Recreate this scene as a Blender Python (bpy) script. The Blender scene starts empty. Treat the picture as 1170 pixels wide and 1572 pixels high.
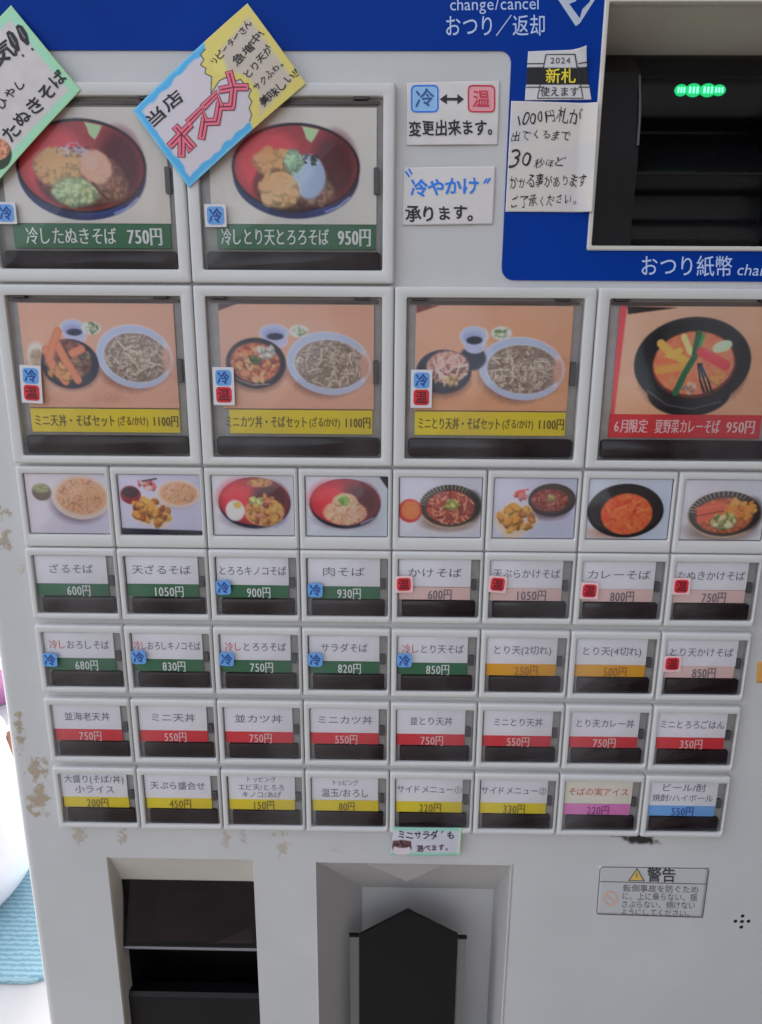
import bpy, math, random
import numpy as np
from mathutils import Matrix, Vector

scene = bpy.context.scene
col = scene.collection

# ------------------------------------------------------------------ camera
ZO = 1.15                                     # height of the top of the first row of small buttons
CAM = np.array([-0.00024, -0.39602, ZO + 0.13004])
RM = np.array([[0.99985262, -0.00572286, 0.01618632],
               [0.00981359, 0.96410822, -0.26532818],
               [-0.01408693, 0.26544792, 0.96402228]])   # panel axes (right, down, in) -> camera axes
FPX, CXP, CYP = 1172.0, 585.0, 786.0


def w(v):
    return Vector((v[0], v[2], -v[1]))


cd = bpy.data.cameras.new('camera')
cam = bpy.data.objects.new('camera', cd)
col.objects.link(cam)
rt, dn, fw = w(RM[0]), w(RM[1]), w(RM[2])
m = Matrix((( rt.x, -dn.x, -fw.x, CAM[0]), (rt.y, -dn.y, -fw.y, CAM[1]), (rt.z, -dn.z, -fw.z, CAM[2]), (0, 0, 0, 1)))
cam.matrix_world = m
cd.sensor_fit = 'VERTICAL'
cd.sensor_height = 24.0
cd.sensor_width = 24.0
cd.lens = 24.0 * FPX / 1572.0
cd.clip_start = 0.01
cd.clip_end = 400
scene.camera = cam

# ------------------------------------------------------------------ world, sun, exposure
SUN_EL, SUN_AZ = 48, -38                      # azimuth from +Y towards +X: behind the machine, to the left
world = bpy.data.worlds.new('World')
scene.world = world
world.use_nodes = True
nt = world.node_tree
bg = nt.nodes['Background']
sky = nt.nodes.new('ShaderNodeTexSky')
sky.sky_type = 'NISHITA'
sky.sun_disc = False
sky.sun_elevation = math.radians(SUN_EL)
sky.sun_rotation = math.radians(SUN_AZ)
sky.dust_density = 3.0
sky.ozone_density = 0.7
hs = nt.nodes.new('ShaderNodeHueSaturation')     # a hazy, paler sky
hs.inputs['Saturation'].default_value = 0.45
nt.links.new(sky.outputs[0], hs.inputs['Color'])
nt.links.new(hs.outputs[0], bg.inputs[0])
bg.inputs[1].default_value = 0.08
sd = bpy.data.lights.new('sun', 'SUN')
sd.energy = 3.0
sd.angle = math.radians(0.5)
sd.color = (1.0, 0.95, 0.88)
sun = bpy.data.objects.new('sun', sd)
col.objects.link(sun)
e, a = math.radians(SUN_EL), math.radians(SUN_AZ)
sdir = Vector((math.sin(a) * math.cos(e), math.cos(a) * math.cos(e), math.sin(e)))
sun.rotation_euler = sdir.to_track_quat('Z', 'Y').to_euler()
sun.location = (-2, 3, 4)
scene.view_settings.view_transform = 'Standard'
scene.view_settings.look = 'None'
scene.view_settings.gamma = 1.0
scene.view_settings.exposure = 2.62


# ------------------------------------------------------------------ helpers
def at(px, py, depth=0.0):
    """photograph pixel -> world (x, z) on the plane lying `depth` metres behind the front panel"""
    r = np.array([(px - CXP) / FPX, (py - CYP) / FPX, 1.0])
    d = RM.T @ r
    t = (depth - CAM[1]) / d[2]
    return CAM[0] + d[0] * t, CAM[2] - d[1] * t


def on_floor(px, py, z=0.0):
    r = np.array([(px - CXP) / FPX, (py - CYP) / FPX, 1.0])
    d = RM.T @ r
    t = (CAM[2] - z) / d[1]
    return CAM[0] + d[0] * t, CAM[1] + d[2] * t


def lin(c):
    c = np.asarray(c, float) / 255.0
    return np.where(c <= 0.04045, c / 12.92, ((c + 0.055) / 1.055) ** 2.4)


PRINT_GAIN = 2.35                             # paper seen at (165,165,168) in the photo's shade is a paper of albedo ~0.8


def ink(r, g, b, gain=None):
    return tuple(float(x) for x in np.clip(lin((r, g, b)) * (gain or PRINT_GAIN), 0.002, 0.9))


MATS = {}


def mat(name, rgb, rough=0.5, noise=0.0, nscale=40.0, bump=0.0, bscale=300.0, metal=0.0, emit=None, spec=0.5, tint=None):
    if name in MATS:
        return MATS[name]
    m = bpy.data.materials.new(name)
    m.use_nodes = True
    t = m.node_tree
    b = t.nodes['Principled BSDF']
    b.inputs['Base Color'].default_value = (*rgb, 1)
    b.inputs['Roughness'].default_value = rough
    b.inputs['Metallic'].default_value = metal
    b.inputs['Specular IOR Level'].default_value = spec
    tc = t.nodes.new('ShaderNodeTexCoord')
    if noise:
        n = t.nodes.new('ShaderNodeTexNoise')
        n.inputs['Scale'].default_value = nscale
        n.inputs['Detail'].default_value = 6
        n.inputs['Roughness'].default_value = 0.65
        t.links.new(tc.outputs['Object'], n.inputs['Vector'])
        mx = t.nodes.new('ShaderNodeMix')
        mx.data_type = 'RGBA'
        lo = tint or tuple(c * (1 - noise) for c in rgb)
        mx.inputs[6].default_value = (*rgb, 1)
        mx.inputs[7].default_value = (*lo, 1)
        rp = t.nodes.new('ShaderNodeMapRange')
        rp.inputs[1].default_value = 0.35
        rp.inputs[2].default_value = 0.75
        t.links.new(n.outputs['Fac'], rp.inputs[0])
        t.links.new(rp.outputs[0], mx.inputs[0])
        t.links.new(mx.outputs[2], b.inputs['Base Color'])
        r2 = t.nodes.new('ShaderNodeMapRange')
        r2.inputs[3].default_value = rough * 0.85
        r2.inputs[4].default_value = min(1, rough * 1.25)
        t.links.new(n.outputs['Fac'], r2.inputs[0])
        t.links.new(r2.outputs[0], b.inputs['Roughness'])
    if bump:
        n = t.nodes.new('ShaderNodeTexNoise')
        n.inputs['Scale'].default_value = bscale
        n.inputs['Detail'].default_value = 3
        t.links.new(tc.outputs['Object'], n.inputs['Vector'])
        bp = t.nodes.new('ShaderNodeBump')
        bp.inputs['Strength'].default_value = bump
        bp.inputs['Distance'].default_value = 0.0005
        t.links.new(n.outputs['Fac'], bp.inputs['Height'])
        t.links.new(bp.outputs[0], b.inputs['Normal'])
    if emit:
        b.inputs['Emission Color'].default_value = (*emit[:3], 1)
        b.inputs['Emission Strength'].default_value = emit[3]
    MATS[name] = m
    return m


def clear_mat(name, tintc=(0.985, 0.985, 0.985), rough=0.06, ior=1.49, boost=1.0, dust=.11):
    """clear acrylic: what lies behind shows through, with a Fresnel reflection"""
    if name in MATS:
        return MATS[name]
    m = bpy.data.materials.new(name)
    m.use_nodes = True
    t = m.node_tree
    t.nodes.clear()
    o = t.nodes.new('ShaderNodeOutputMaterial')
    mx = t.nodes.new('ShaderNodeMixShader')
    fr = t.nodes.new('ShaderNodeFresnel')
    fr.inputs[0].default_value = ior
    tr = t.nodes.new('ShaderNodeBsdfTransparent')
    tr.inputs[0].default_value = (*tintc, 1)
    gl = t.nodes.new('ShaderNodeBsdfGlossy')
    tc = t.nodes.new('ShaderNodeTexCoord')
    n = t.nodes.new('ShaderNodeTexNoise')
    n.inputs['Scale'].default_value = 35
    n.inputs['Detail'].default_value = 5
    t.links.new(tc.outputs['Object'], n.inputs['Vector'])
    rp = t.nodes.new('ShaderNodeMapRange')
    rp.inputs[3].default_value = rough * 0.5
    rp.inputs[4].default_value = rough * 2.5
    t.links.new(n.outputs['Fac'], rp.inputs[0])
    t.links.new(rp.outputs[0], gl.inputs['Roughness'])
    bp = t.nodes.new('ShaderNodeBump')
    bp.inputs['Strength'].default_value = 0.25
    bp.inputs['Distance'].default_value = 0.0008
    t.links.new(n.outputs['Fac'], bp.inputs['Height'])
    t.links.new(bp.outputs[0], gl.inputs['Normal'])
    ml = t.nodes.new('ShaderNodeMath')
    ml.operation = 'MULTIPLY'
    ml.inputs[1].default_value = boost
    ml.use_clamp = True
    t.links.new(fr.outputs[0], ml.inputs[0])
    t.links.new(ml.outputs[0], mx.inputs[0])
    t.links.new(tr.outputs[0], mx.inputs[1])
    t.links.new(gl.outputs[0], mx.inputs[2])
    # a thin uneven film of dust and wipe marks
    ge = t.nodes.new('ShaderNodeNewGeometry')
    mp_ = t.nodes.new('ShaderNodeMapping')
    mp_.inputs['Rotation'].default_value = (0, .5, 0)
    mp_.inputs['Scale'].default_value = (22, 22, 7)
    t.links.new(ge.outputs['Position'], mp_.inputs['Vector'])
    n2 = t.nodes.new('ShaderNodeTexNoise')
    n2.inputs['Scale'].default_value = 1.0
    n2.inputs['Detail'].default_value = 5
    t.links.new(mp_.outputs[0], n2.inputs['Vector'])
    r2 = t.nodes.new('ShaderNodeMapRange')
    r2.inputs[1].default_value = .42
    r2.inputs[2].default_value = .72
    r2.inputs[3].default_value = .0
    r2.inputs[4].default_value = dust
    t.links.new(n2.outputs['Fac'], r2.inputs[0])
    df = t.nodes.new('ShaderNodeBsdfDiffuse')
    df.inputs[0].default_value = (.62, .62, .64, 1)
    m2 = t.nodes.new('ShaderNodeMixShader')
    t.links.new(r2.outputs[0], m2.inputs[0])
    t.links.new(mx.outputs[0], m2.inputs[1])
    t.links.new(df.outputs[0], m2.inputs[2])
    t.links.new(m2.outputs[0], o.inputs[0])
    MATS[name] = m
    return m


def print_mat(name='printed_card', rough=0.5, alpha=False, bump=0.0):
    """colour (and coverage) printed on a sheet, carried as a colour attribute"""
    if name in MATS:
        return MATS[name]
    m = bpy.data.materials.new(name)
    m.use_nodes = True
    t = m.node_tree
    b = t.nodes['Principled BSDF']
    b.inputs['Roughness'].default_value = rough
    b.inputs['Specular IOR Level'].default_value = 0.35
    at_ = t.nodes.new('ShaderNodeAttribute')
    at_.attribute_name = 'print'
    t.links.new(at_.outputs['Color'], b.inputs['Base Color'])
    if alpha:
        t.links.new(at_.outputs['Alpha'], b.inputs['Alpha'])
    if bump:
        tc = t.nodes.new('ShaderNodeTexCoord')
        n = t.nodes.new('ShaderNodeTexNoise')
        n.inputs['Scale'].default_value = 60
        t.links.new(tc.outputs['Object'], n.inputs['Vector'])
        bp = t.nodes.new('ShaderNodeBump')
        bp.inputs['Strength'].default_value = bump
        bp.inputs['Distance'].default_value = 0.002
        t.links.new(n.outputs['Fac'], bp.inputs['Height'])
        t.links.new(bp.outputs[0], b.inputs['Normal'])
    MATS[name] = m
    return m


WHITE = mat('white_enamel', (0.62, 0.61, 0.605), 0.38, noise=0.13, nscale=7, bump=0.06, bscale=900)
BEZEL = mat('white_plastic_bezel', (0.66, 0.65, 0.635), 0.35, noise=0.06, nscale=25)
RECESS = mat('grey_button_recess', (0.42, 0.39, 0.375), 0.5, noise=0.25, nscale=120)
CREAM = mat('cream_plastic', (0.66, 0.62, 0.56), 0.45, noise=0.08, nscale=20)
BLUE = mat('blue_fascia_film', (0.001, 0.042, 0.33), 0.3, noise=0.2, nscale=9, spec=0.07)
DARKWIN = mat('smoked_lamp_window', (0.024, 0.012, 0.016), 0.18, noise=0.3, nscale=60, spec=0.3)
BLACK = mat('black_plastic', (0.004, 0.004, 0.005), 0.42, noise=0.3, nscale=50, bump=0.1, bscale=1200, spec=.3)
BLACK2 = mat('black_plastic_satin', (0.008, 0.0075, 0.009), 0.27, noise=0.2, nscale=50, bump=0.12, bscale=1500, spec=.3)
VOID = mat('unlit_interior', (0.006, 0.006, 0.006), 0.9)
SMOKE = mat('smoked_glossy_flap', (0.005, 0.004, 0.007), 0.07, noise=0.2, nscale=14, spec=.45)
COVER = clear_mat('clear_acrylic', boost=.62)
PRINT = print_mat()
PAPER = print_mat('note_paper', 0.6, bump=0.12)
DECAL = print_mat('residue', 0.8, alpha=True)
MARK = mat('black_marker', (0.012, 0.012, 0.015), 0.5)


def link(o, parent=None, **props):
    col.objects.link(o)
    if parent is not None:
        o.parent = parent
    for k, v in props.items():
        if v is not None:
            o[k] = v
    return o


def mesh_from(name, verts, faces, mats, mi=None, smooth=None):
    me = bpy.data.meshes.new(name)
    me.from_pydata([tuple(v) for v in verts], [], faces)
    for m_ in (mats if isinstance(mats, (list, tuple)) else [mats]):
        me.materials.append(m_)
    if mi is not None:
        me.polygons.foreach_set('material_index', mi)
    if smooth is not None:
        me.polygons.foreach_set('use_smooth', [True] * len(me.polygons))
        me.set_sharp_from_angle(angle=math.radians(smooth))
    me.update()
    return me


def obj(name, me, parent=None, loc=None, **props):
    o = bpy.data.objects.new(name, me)
    if loc is not None:
        o.location = loc
    return link(o, parent, **props)


def empty(name, loc=(0, 0, 0), parent=None, **props):
    o = bpy.data.objects.new(name, None)
    o.location = loc
    o.empty_display_size = 0.02
    return link(o, parent, **props)


def rrect(x0, z0, x1, z1, r, y, n=4):
    if x0 > x1: x0, x1 = x1, x0
    if z0 > z1: z0, z1 = z1, z0
    r = max(1e-5, min(r, (x1 - x0) / 2.01, (z1 - z0) / 2.01))
    pts = []
    for cx, cz, a0 in ((x1 - r, z0 + r, -90), (x1 - r, z1 - r, 0), (x0 + r, z1 - r, 90), (x0 + r, z0 + r, 180)):
        for k in range(n + 1):
            t = math.radians(a0 + 90 * k / n)
            pts.append((cx + r * math.cos(t), y, cz + r * math.sin(t)))
    return pts                                # counter-clockwise seen from -Y


def quadring(pts):
    return [tuple(p) for p in pts]


class MB:
    def __init__(s):
        s.v, s.f, s.m = [], [], []

    def loft(s, rings, mi=0, first=False, last=True):
        n = len(rings[0])
        o = len(s.v)
        for r in rings:
            s.v += list(r)
        for k in range(len(rings) - 1):
            for i in range(n):
                j = (i + 1) % n
                a_, b_, c_, d_ = o + k * n + i, o + k * n + j, o + (k + 1) * n + j, o + (k + 1) * n + i
                s.f.append((a_, b_, c_, d_)); s.m.append(mi)
        if first:
            s.f.append(tuple(o + i for i in reversed(range(n)))); s.m.append(mi)
        if last:
            s.f.append(tuple(o + (len(rings) - 1) * n + i for i in range(n))); s.m.append(mi)
        return s

    def slab(s, x0, z0, x1, z1, yb, yf, r=0.0005, b=0.0002, mi=0, n=4):
        """a plate with rounded corners and a rounded front edge, from depth yb (back) to yf (front, nearer -Y)"""
        return s.loft([rrect(x0, z0, x1, z1, r, yb, n), rrect(x0, z0, x1, z1, r, yf + b, n),
                       rrect(x0 + b * .35, z0 + b * .35, x1 - b * .35, z1 - b * .35, r, yf + b * .35, n),
                       rrect(x0 + b, z0 + b, x1 - b, z1 - b, max(r - b, 1e-5), yf, n)], mi)

    def box(s, x0, y0, z0, x1, y1, z1, mi=0):
        o = len(s.v)
        s.v += [(x0, y0, z0), (x1, y0, z0), (x1, y1, z0), (x0, y1, z0), (x0, y0, z1), (x1, y0, z1), (x1, y1, z1), (x0, y1, z1)]
        for q in ((0, 3, 2, 1), (4, 5, 6, 7), (0, 1, 5, 4), (1, 2, 6, 5), (2, 3, 7, 6), (3, 0, 4, 7)):
            s.f.append(tuple(o + i for i in q)); s.m.append(mi)
        return s

    def prism(s, poly, y0, y1, mi=0):
        """poly: (x,z) outline counter-clockwise seen from -Y; y1 is the front"""
        n = len(poly); o = len(s.v)
        s.v += [(x, y0, z) for x, z in poly] + [(x, y1, z) for x, z in poly]
        for i in range(n):
            j = (i + 1) % n
            s.f.append((o + i, o + j, o + n + j, o + n + i)); s.m.append(mi)
        s.f.append(tuple(o + n + i for i in range(n))); s.m.append(mi)
        s.f.append(tuple(o + i for i in reversed(range(n)))); s.m.append(mi)
        return s

    def extrude_x(s, prof, x0, x1, mi=0):
        """prof: (y,z) outline"""
        n = len(prof); o = len(s.v)
        s.v += [(x0, y, z) for y, z in prof] + [(x1, y, z) for y, z in prof]
        for i in range(n):
            j = (i + 1) % n
            s.f.append((o + i, o + j, o + n + j, o + n + i)); s.m.append(mi)
        s.f.append(tuple(o + i for i in reversed(range(n)))); s.m.append(mi)
        s.f.append(tuple(o + n + i for i in range(n))); s.m.append(mi)
        return s

    def lathe(s, prof, cx, cy, n=40, mi=0, sx=1.0, sy=1.0):
        rings = []
        for r, z in prof:
            rings.append([(cx + sx * r * math.cos(2 * math.pi * k / n), cy + sy * r * math.sin(2 * math.pi * k / n), z) for k in range(n)])
        return s.loft(rings, mi, first=True, last=True)

    def mesh(s, name, mats, smooth=None):
        return mesh_from(name, s.v, s.f, mats, s.m, smooth)

    def build(s, name, mats, parent=None, smooth=None, loc=None, **props):
        return obj(name, s.mesh(name, mats, smooth), parent, loc, **props)


# ------------------------------------------------------------------ lettering: glyph outlines laid out by hand
GLYPH = {}


def glyph(ch, off):
    k = (ch, off)
    if k in GLYPH:
        return GLYPH[k]
    cu = bpy.data.curves.new('glyph', 'FONT')
    cu.body = ch
    cu.size = 1.0
    cu.offset = off
    cu.resolution_u = 3
    o = bpy.data.objects.new('glyph', cu)
    col.objects.link(o)
    bpy.context.view_layer.update()
    dg = bpy.context.evaluated_depsgraph_get()
    me = o.evaluated_get(dg).to_mesh()
    v = np.array([(p.co.x, p.co.y) for p in me.vertices]) if len(me.vertices) else np.zeros((0, 2))
    f = [tuple(p.vertices) for p in me.polygons]
    o.evaluated_get(dg).to_mesh_clear()
    bpy.data.objects.remove(o)
    bpy.data.curves.remove(cu)
    if len(v):
        lo, hi = v.min(0), v.max(0)
        wide = ord(ch) > 0x2000
        adv = 1.0 if wide else (0.56 if ch in '0123456789' else (hi[0] - lo[0]) + 0.09)
        if not wide:
            v[:, 0] += adv / 2 - (lo[0] + hi[0]) / 2
        else:
            v[:, 0] -= (lo[0] + hi[0]) / 2 - 0.5 if ch not in '。、' else 0
    else:
        adv = 0.35 if ord(ch) < 0x2000 else 1.0
    GLYPH[k] = (v, f, adv)
    return GLYPH[k]


class Letters:
    """collects strings as one mesh; mapf(a, b) -> (x, y, z) sends layout coordinates onto the surface they are written on"""
    def __init__(s, seed=1):
        s.v, s.f, s.m, s.mats = [], [], [], []
        s.rnd = random.Random(seed)
        s.k = 0

    def mi(s, m_):
        if m_ not in s.mats:
            s.mats.append(m_)
        return s.mats.index(m_)

    def line(s, text, p0, p1, h, mapf, m_, off=0.0, jit=0.0, wob=0.0, shear=0.0, heavy=0.0, squash=None, pitch=None):
        """text centred on the line p0-p1 (layout units, b grows downwards), glyph em height h"""
        mi = s.mi(m_)
        jit, wob = jit * 1.35, wob * 1.5
        p0, p1 = np.array(p0, float), np.array(p1, float)
        L = np.linalg.norm(p1 - p0)
        ex = (p1 - p0) / L
        ey = np.array([ex[1], -ex[0]])        # up
        gl = [glyph(c, 0.0) for c in text]
        tot = sum(g[2] for g in gl)
        sx = L / tot
        x = 0.0
        for c, (v, f, adv) in zip(text, gl):
            if len(v):
                shifts = [(0.0, 0.0)] if not heavy else [(-heavy, 0.0), (heavy, 0.0)]
                if off > .003:                # brush writing: thickened by overlaid copies, the outline offset alone breaks dense characters
                    hv = off * .8
                    shifts = [(-hv, -hv), (hv, -hv), (hv, hv), (-hv, hv)]
                an0, sc0, dy0, ph0 = s.rnd.uniform(-jit, jit) * .8, 1 + s.rnd.uniform(-jit, jit) * .9, s.rnd.uniform(-jit, jit) * .5, s.rnd.uniform(0, 6)
                for dxs, dys in shifts:
                    q = v.copy()
                    q[:, 1] -= 0.37
                    gx = sx if squash is None else min(sx, h * squash)
                    cx = adv / 2
                    q[:, 0] = (q[:, 0] - cx)
                    if jit:
                        an, sc = an0, sc0
                        q = q @ np.array([[math.cos(an), math.sin(an)], [-math.sin(an), math.cos(an)]]) * sc
                        q[:, 1] += dy0
                    if wob:
                        ph = ph0
                        q[:, 0] += wob * np.sin(q[:, 1] * 6.3 + ph) + wob * .5 * np.sin(q[:, 0] * 9 + ph * 2)
                        q[:, 1] += wob * np.sin(q[:, 0] * 5.7 + ph * 1.7)
                    q[:, 0] += shear * q[:, 1]
                    ax = (x + cx) * sx + q[:, 0] * gx + dxs * h
                    ay = q[:, 1] * h + dys * h
                    o = len(s.v)
                    s.k += 1
                    for u_, v_ in zip(ax, ay):
                        P_ = p0 + ex * u_ + ey * v_
                        X = mapf(P_[0], P_[1])
                        s.v.append((X[0], X[1] - 0.000004 * (s.k % 9), X[2]))
                    for t in f:
                        s.f.append(tuple(o + i for i in t)); s.m.append(mi)
            x += adv
        return s

    def stroke(s, pts, wd, mapf, m_, lift=0.0, closed=False):
        """a pen stroke of width wd through pts (layout units)"""
        mi = s.mi(m_)
        pts = [np.array(p, float) for p in pts]
        if closed:
            pts = pts + [pts[0]]
        n = len(pts)
        o = len(s.v)
        s.k += 1
        for i in range(n):
            if closed and i in (0, n - 1):
                d = pts[1] - pts[-2]
            else:
                d = pts[min(i + 1, n - 1)] - pts[max(i - 1, 0)]
            d = d / (np.linalg.norm(d) + 1e-9)
            nn = np.array([d[1], -d[0]]) * wd / 2
            q = pts[i].copy()
            if not closed and i == 0: q = q - d * wd * .35
            if not closed and i == n - 1: q = q + d * wd * .35
            for P_ in (q + nn, q - nn):
                X = mapf(P_[0], P_[1])
                s.v.append((X[0], X[1] - lift - 0.000004 * (s.k % 9), X[2]))
        for i in range(n - 1):
            s.f.append((o + 2 * i, o + 2 * i + 1, o + 2 * i + 3, o + 2 * i + 2)); s.m.append(mi)
        return s

    def fill(s, pts, mapf, m_, lift=0.0):
        mi = s.mi(m_)
        o = len(s.v)
        for p in pts:
            X = mapf(p[0], p[1])
            s.v.append((X[0], X[1] - lift, X[2]))
        s.f.append(tuple(range(o, o + len(pts)))); s.m.append(mi)
        return s

    def build(s, parent, name='lettering', loc=None, **props):
        if not s.v:
            return None
        return obj(name, mesh_from(name, s.v, s.f, s.mats, s.m), parent, loc, **props)


def on_plane(y):
    """layout coordinates = photograph pixels, surface = plane at world y"""
    def f(a_, b_):
        x, z = at(a_, b_, y)
        return (x, y, z)
    return f


# ------------------------------------------------------------------ painter for the printed photographs and drawn notes
def vnoise(X, Y, sc, seed=0):
    r = np.random.RandomState(seed)
    g = r.rand(64, 64)
    x, y = X / sc, Y / sc
    xi, yi = np.floor(x).astype(int), np.floor(y).astype(int)
    fx, fy = x - xi, y - yi
    fx, fy = fx * fx * (3 - 2 * fx), fy * fy * (3 - 2 * fy)
    G = lambda i, j: g[np.mod(i, 64), np.mod(j, 64)]
    return (G(xi, yi) * (1 - fx) + G(xi + 1, yi) * fx) * (1 - fy) + (G(xi, yi + 1) * (1 - fx) + G(xi + 1, yi + 1) * fx) * fy


class Paint:
    def __init__(s, x0, y0, x1, y1, step=1.4, bgc=(170, 165, 170), alpha=1.0):
        s.b = (x0, y0, x1, y1)
        s.nx = max(2, int(round((x1 - x0) / step)) + 1)
        s.ny = max(2, int(round((y1 - y0) / step)) + 1)
        s.X, s.Y = np.meshgrid(np.linspace(x0, x1, s.nx), np.linspace(y0, y1, s.ny))
        s.C = np.empty((s.ny, s.nx, 4))
        s.C[..., :3] = bgc
        s.C[..., 3] = alpha
        s.step = step
        s.dim, s.sat = 1.0, 1.0
        s.rnd = random.Random(int(x0 * 7 + y0))

    def over(s, A, colr):
        A = np.clip(A, 0, 1)[..., None]
        s.C[..., :3] = s.C[..., :3] * (1 - A) + np.asarray(colr, float) * A
        return s

    def grad(s, c0, c1, ang=0):
        x0, y0, x1, y1 = s.b
        t = (s.X - x0) / (x1 - x0) * math.cos(ang) + (s.Y - y0) / (y1 - y0) * math.sin(ang)
        t = np.clip(t, 0, 1)[..., None]
        s.C[..., :3] = np.array(c0) * (1 - t) + np.array(c1) * t
        return s

    def edist(s, cx, cy, rx, ry, rot=0):
        c, n = math.cos(rot), math.sin(rot)
        u = (s.X - cx) * c + (s.Y - cy) * n
        v = -(s.X - cx) * n + (s.Y - cy) * c
        return np.sqrt((u / rx) ** 2 + (v / ry) ** 2)

    def ell(s, cx, cy, rx, ry, c, soft=1.6, rot=0, a=1.0, tex=0, ts=5, seed=3):
        d = (1 - s.edist(cx, cy, rx, ry, rot)) * min(rx, ry) / soft + 0.5
        cc = np.array(c, float)
        if tex:
            n = (vnoise(s.X, s.Y, ts, seed) - .5 + .5 * (vnoise(s.X, s.Y, ts / 2.2, seed + 1) - .5)) * 2 * tex
            cc = np.clip(cc[None, None, :] + n[..., None], 0, 255)
        return s.over(d * a, cc)

    def poly(s, pts, c, soft=1.2, a=1.0):
        inside = np.zeros(s.X.shape, bool)
        dist = np.full(s.X.shape, 1e9)
        n = len(pts)
        for i in range(n):
            (xa, ya), (xb, yb) = pts[i], pts[(i + 1) % n]
            if ya != yb:
                t = ((ya > s.Y) != (yb > s.Y)) & (s.X < (xb - xa) * (s.Y - ya) / (yb - ya) + xa)
                inside ^= t
            dist = np.minimum(dist, s.seg(xa, ya, xb, yb))
        sd_ = np.where(inside, dist, -dist)
        return s.over((sd_ / soft + .5) * a, c)

    def seg(s, xa, ya, xb, yb):
        dx, dy = xb - xa, yb - ya
        t = np.clip(((s.X - xa) * dx + (s.Y - ya) * dy) / (dx * dx + dy * dy + 1e-9), 0, 1)
        return np.hypot(s.X - xa - t * dx, s.Y - ya - t * dy)

    def line(s, pts, wd, c, a=1.0, soft=1.2):
        d = np.full(s.X.shape, 1e9)
        for (xa, ya), (xb, yb) in zip(pts, pts[1:]):
            d = np.minimum(d, s.seg(xa, ya, xb, yb))
        return s.over(((wd / 2 - d) / soft + .5) * a, c)

    def scatter(s, cx, cy, rx, ry, n, size, cols, el=1.5, rot=0, seed=1, a=.9):
        r = random.Random(seed)
        for _ in range(n):
            t, q = r.uniform(0, 6.283), math.sqrt(r.random())
            x, y = q * rx * math.cos(t), q * ry * math.sin(t)
            x, y = cx + x * math.cos(rot) - y * math.sin(rot), cy + x * math.sin(rot) + y * math.cos(rot)
            z = size * r.uniform(.6, 1.3)
            c_ = np.array(r.choice(cols), float) * r.uniform(.86, 1.04)
            rt_ = r.uniform(0, 3.14)
            s.ell(x + .5, y + z * .4, z * el * 1.05, z * 1.05, c_ * .66, soft=1.8, rot=rt_, a=a * .8)
            s.ell(x, y, z * el * .85, z * .8, c_, soft=2.2, rot=rt_, a=a)
        return s

    def noodles(s, cx, cy, rx, ry, n, wd, cols, seed=1, ln=14, a=.85):
        r = random.Random(seed)
        for _ in range(n):
            t, q = r.uniform(0, 6.283), math.sqrt(r.random()) * .95
            x, y = cx + q * rx * math.cos(t), cy + q * ry * math.sin(t)
            th = r.uniform(0, 6.283)
            cv = r.uniform(-.35, .35)
            pts = []
            for k in range(6):
                if ((x - cx) / rx) ** 2 + ((y - cy) / ry) ** 2 > 1.02:
                    break
                pts.append((x, y))
                x += ln / 5 * math.cos(th); y += ln / 5 * math.sin(th); th += cv
            if len(pts) > 1:
                c_ = np.array(r.choice(cols), float)
                s.line([(u_ + .5, v_ + .8) for u_, v_ in pts], wd * 1.25, c_ * .62, a=a * .55, soft=1.0)
                s.line(pts, wd, c_, a=a, soft=1.0)
        return s

    def develop(s, seed, contrast=1.12):
        """soften the brushwork like a small printed photograph, then add print grain"""
        c = s.C[..., :3]
        pd = np.pad(c, ((1, 1), (1, 1), (0, 0)), 'edge')
        b_ = (pd[:-2, 1:-1] + pd[2:, 1:-1] + pd[1:-1, :-2] + pd[1:-1, 2:]) / 8 + c * .5
        m_ = b_.mean((0, 1))
        b_ = m_ + (b_ - m_) * contrast
        n1 = vnoise(s.X, s.Y, 1.9, seed) - .5
        n2 = vnoise(s.X, s.Y, 6.5, seed + 2) - .5
        chroma = (b_.max(2) - b_.min(2))[..., None] / 90 + .25
        s.C[..., :3] = np.clip(b_ + (n1 * 12 + n2 * 5)[..., None] * np.clip(chroma, 0, 1), 0, 255)

    def sheet(s, name, mapf, parent, m_, gain=None, thick=0.0002, **props):
        """the painted sheet as a mesh; mapf sends layout coordinates to (x, y, z)"""
        ny, nx = s.ny, s.nx
        V = np.empty((ny * nx, 3))
        k = 0
        for j in range(ny):
            for i in range(nx):
                V[k] = mapf(s.X[j, i], s.Y[j, i]); k += 1
        idx = np.arange(ny * nx).reshape(ny, nx)
        a_, b_, c_, d_ = idx[:-1, :-1].ravel(), idx[1:, :-1].ravel(), idx[1:, 1:].ravel(), idx[:-1, 1:].ravel()
        F = np.stack([a_, b_, c_, d_], 1)
        rgba = np.ones((ny * nx, 4))
        q_ = lin(np.clip(s.C[..., :3].reshape(-1, 3) * s.dim, 0, 255)) * (gain or PRINT_GAIN)
        lum = q_.mean(1, keepdims=True)
        q_ = lum + (q_ - lum) * s.sat
        q_ = q_ / np.maximum(1, q_.max(1, keepdims=True) / .86)
        rgba[:, :3] = np.clip(q_, 0.002, 0.9)
        rgba[:, 3] = s.C[..., 3].ravel()
        if thick:                             # a folded-back rim gives the sheet its thickness
            rim = np.concatenate([idx[0, ::-1], idx[1:, 0], idx[-1, 1:], idx[-2:0:-1, -1]])
            o = len(V)
            back = V[rim].copy(); back[:, 1] += thick
            V = np.vstack([V, back])
            n = len(rim)
            j = (np.arange(n) + 1) % n
            F = np.vstack([F, np.stack([rim, o + np.arange(n), o + j, rim[j]], 1)])
            rgba = np.vstack([rgba, rgba[rim]])
        me = bpy.data.meshes.new(name)
        me.vertices.add(len(V)); me.vertices.foreach_set('co', V.ravel())
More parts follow.
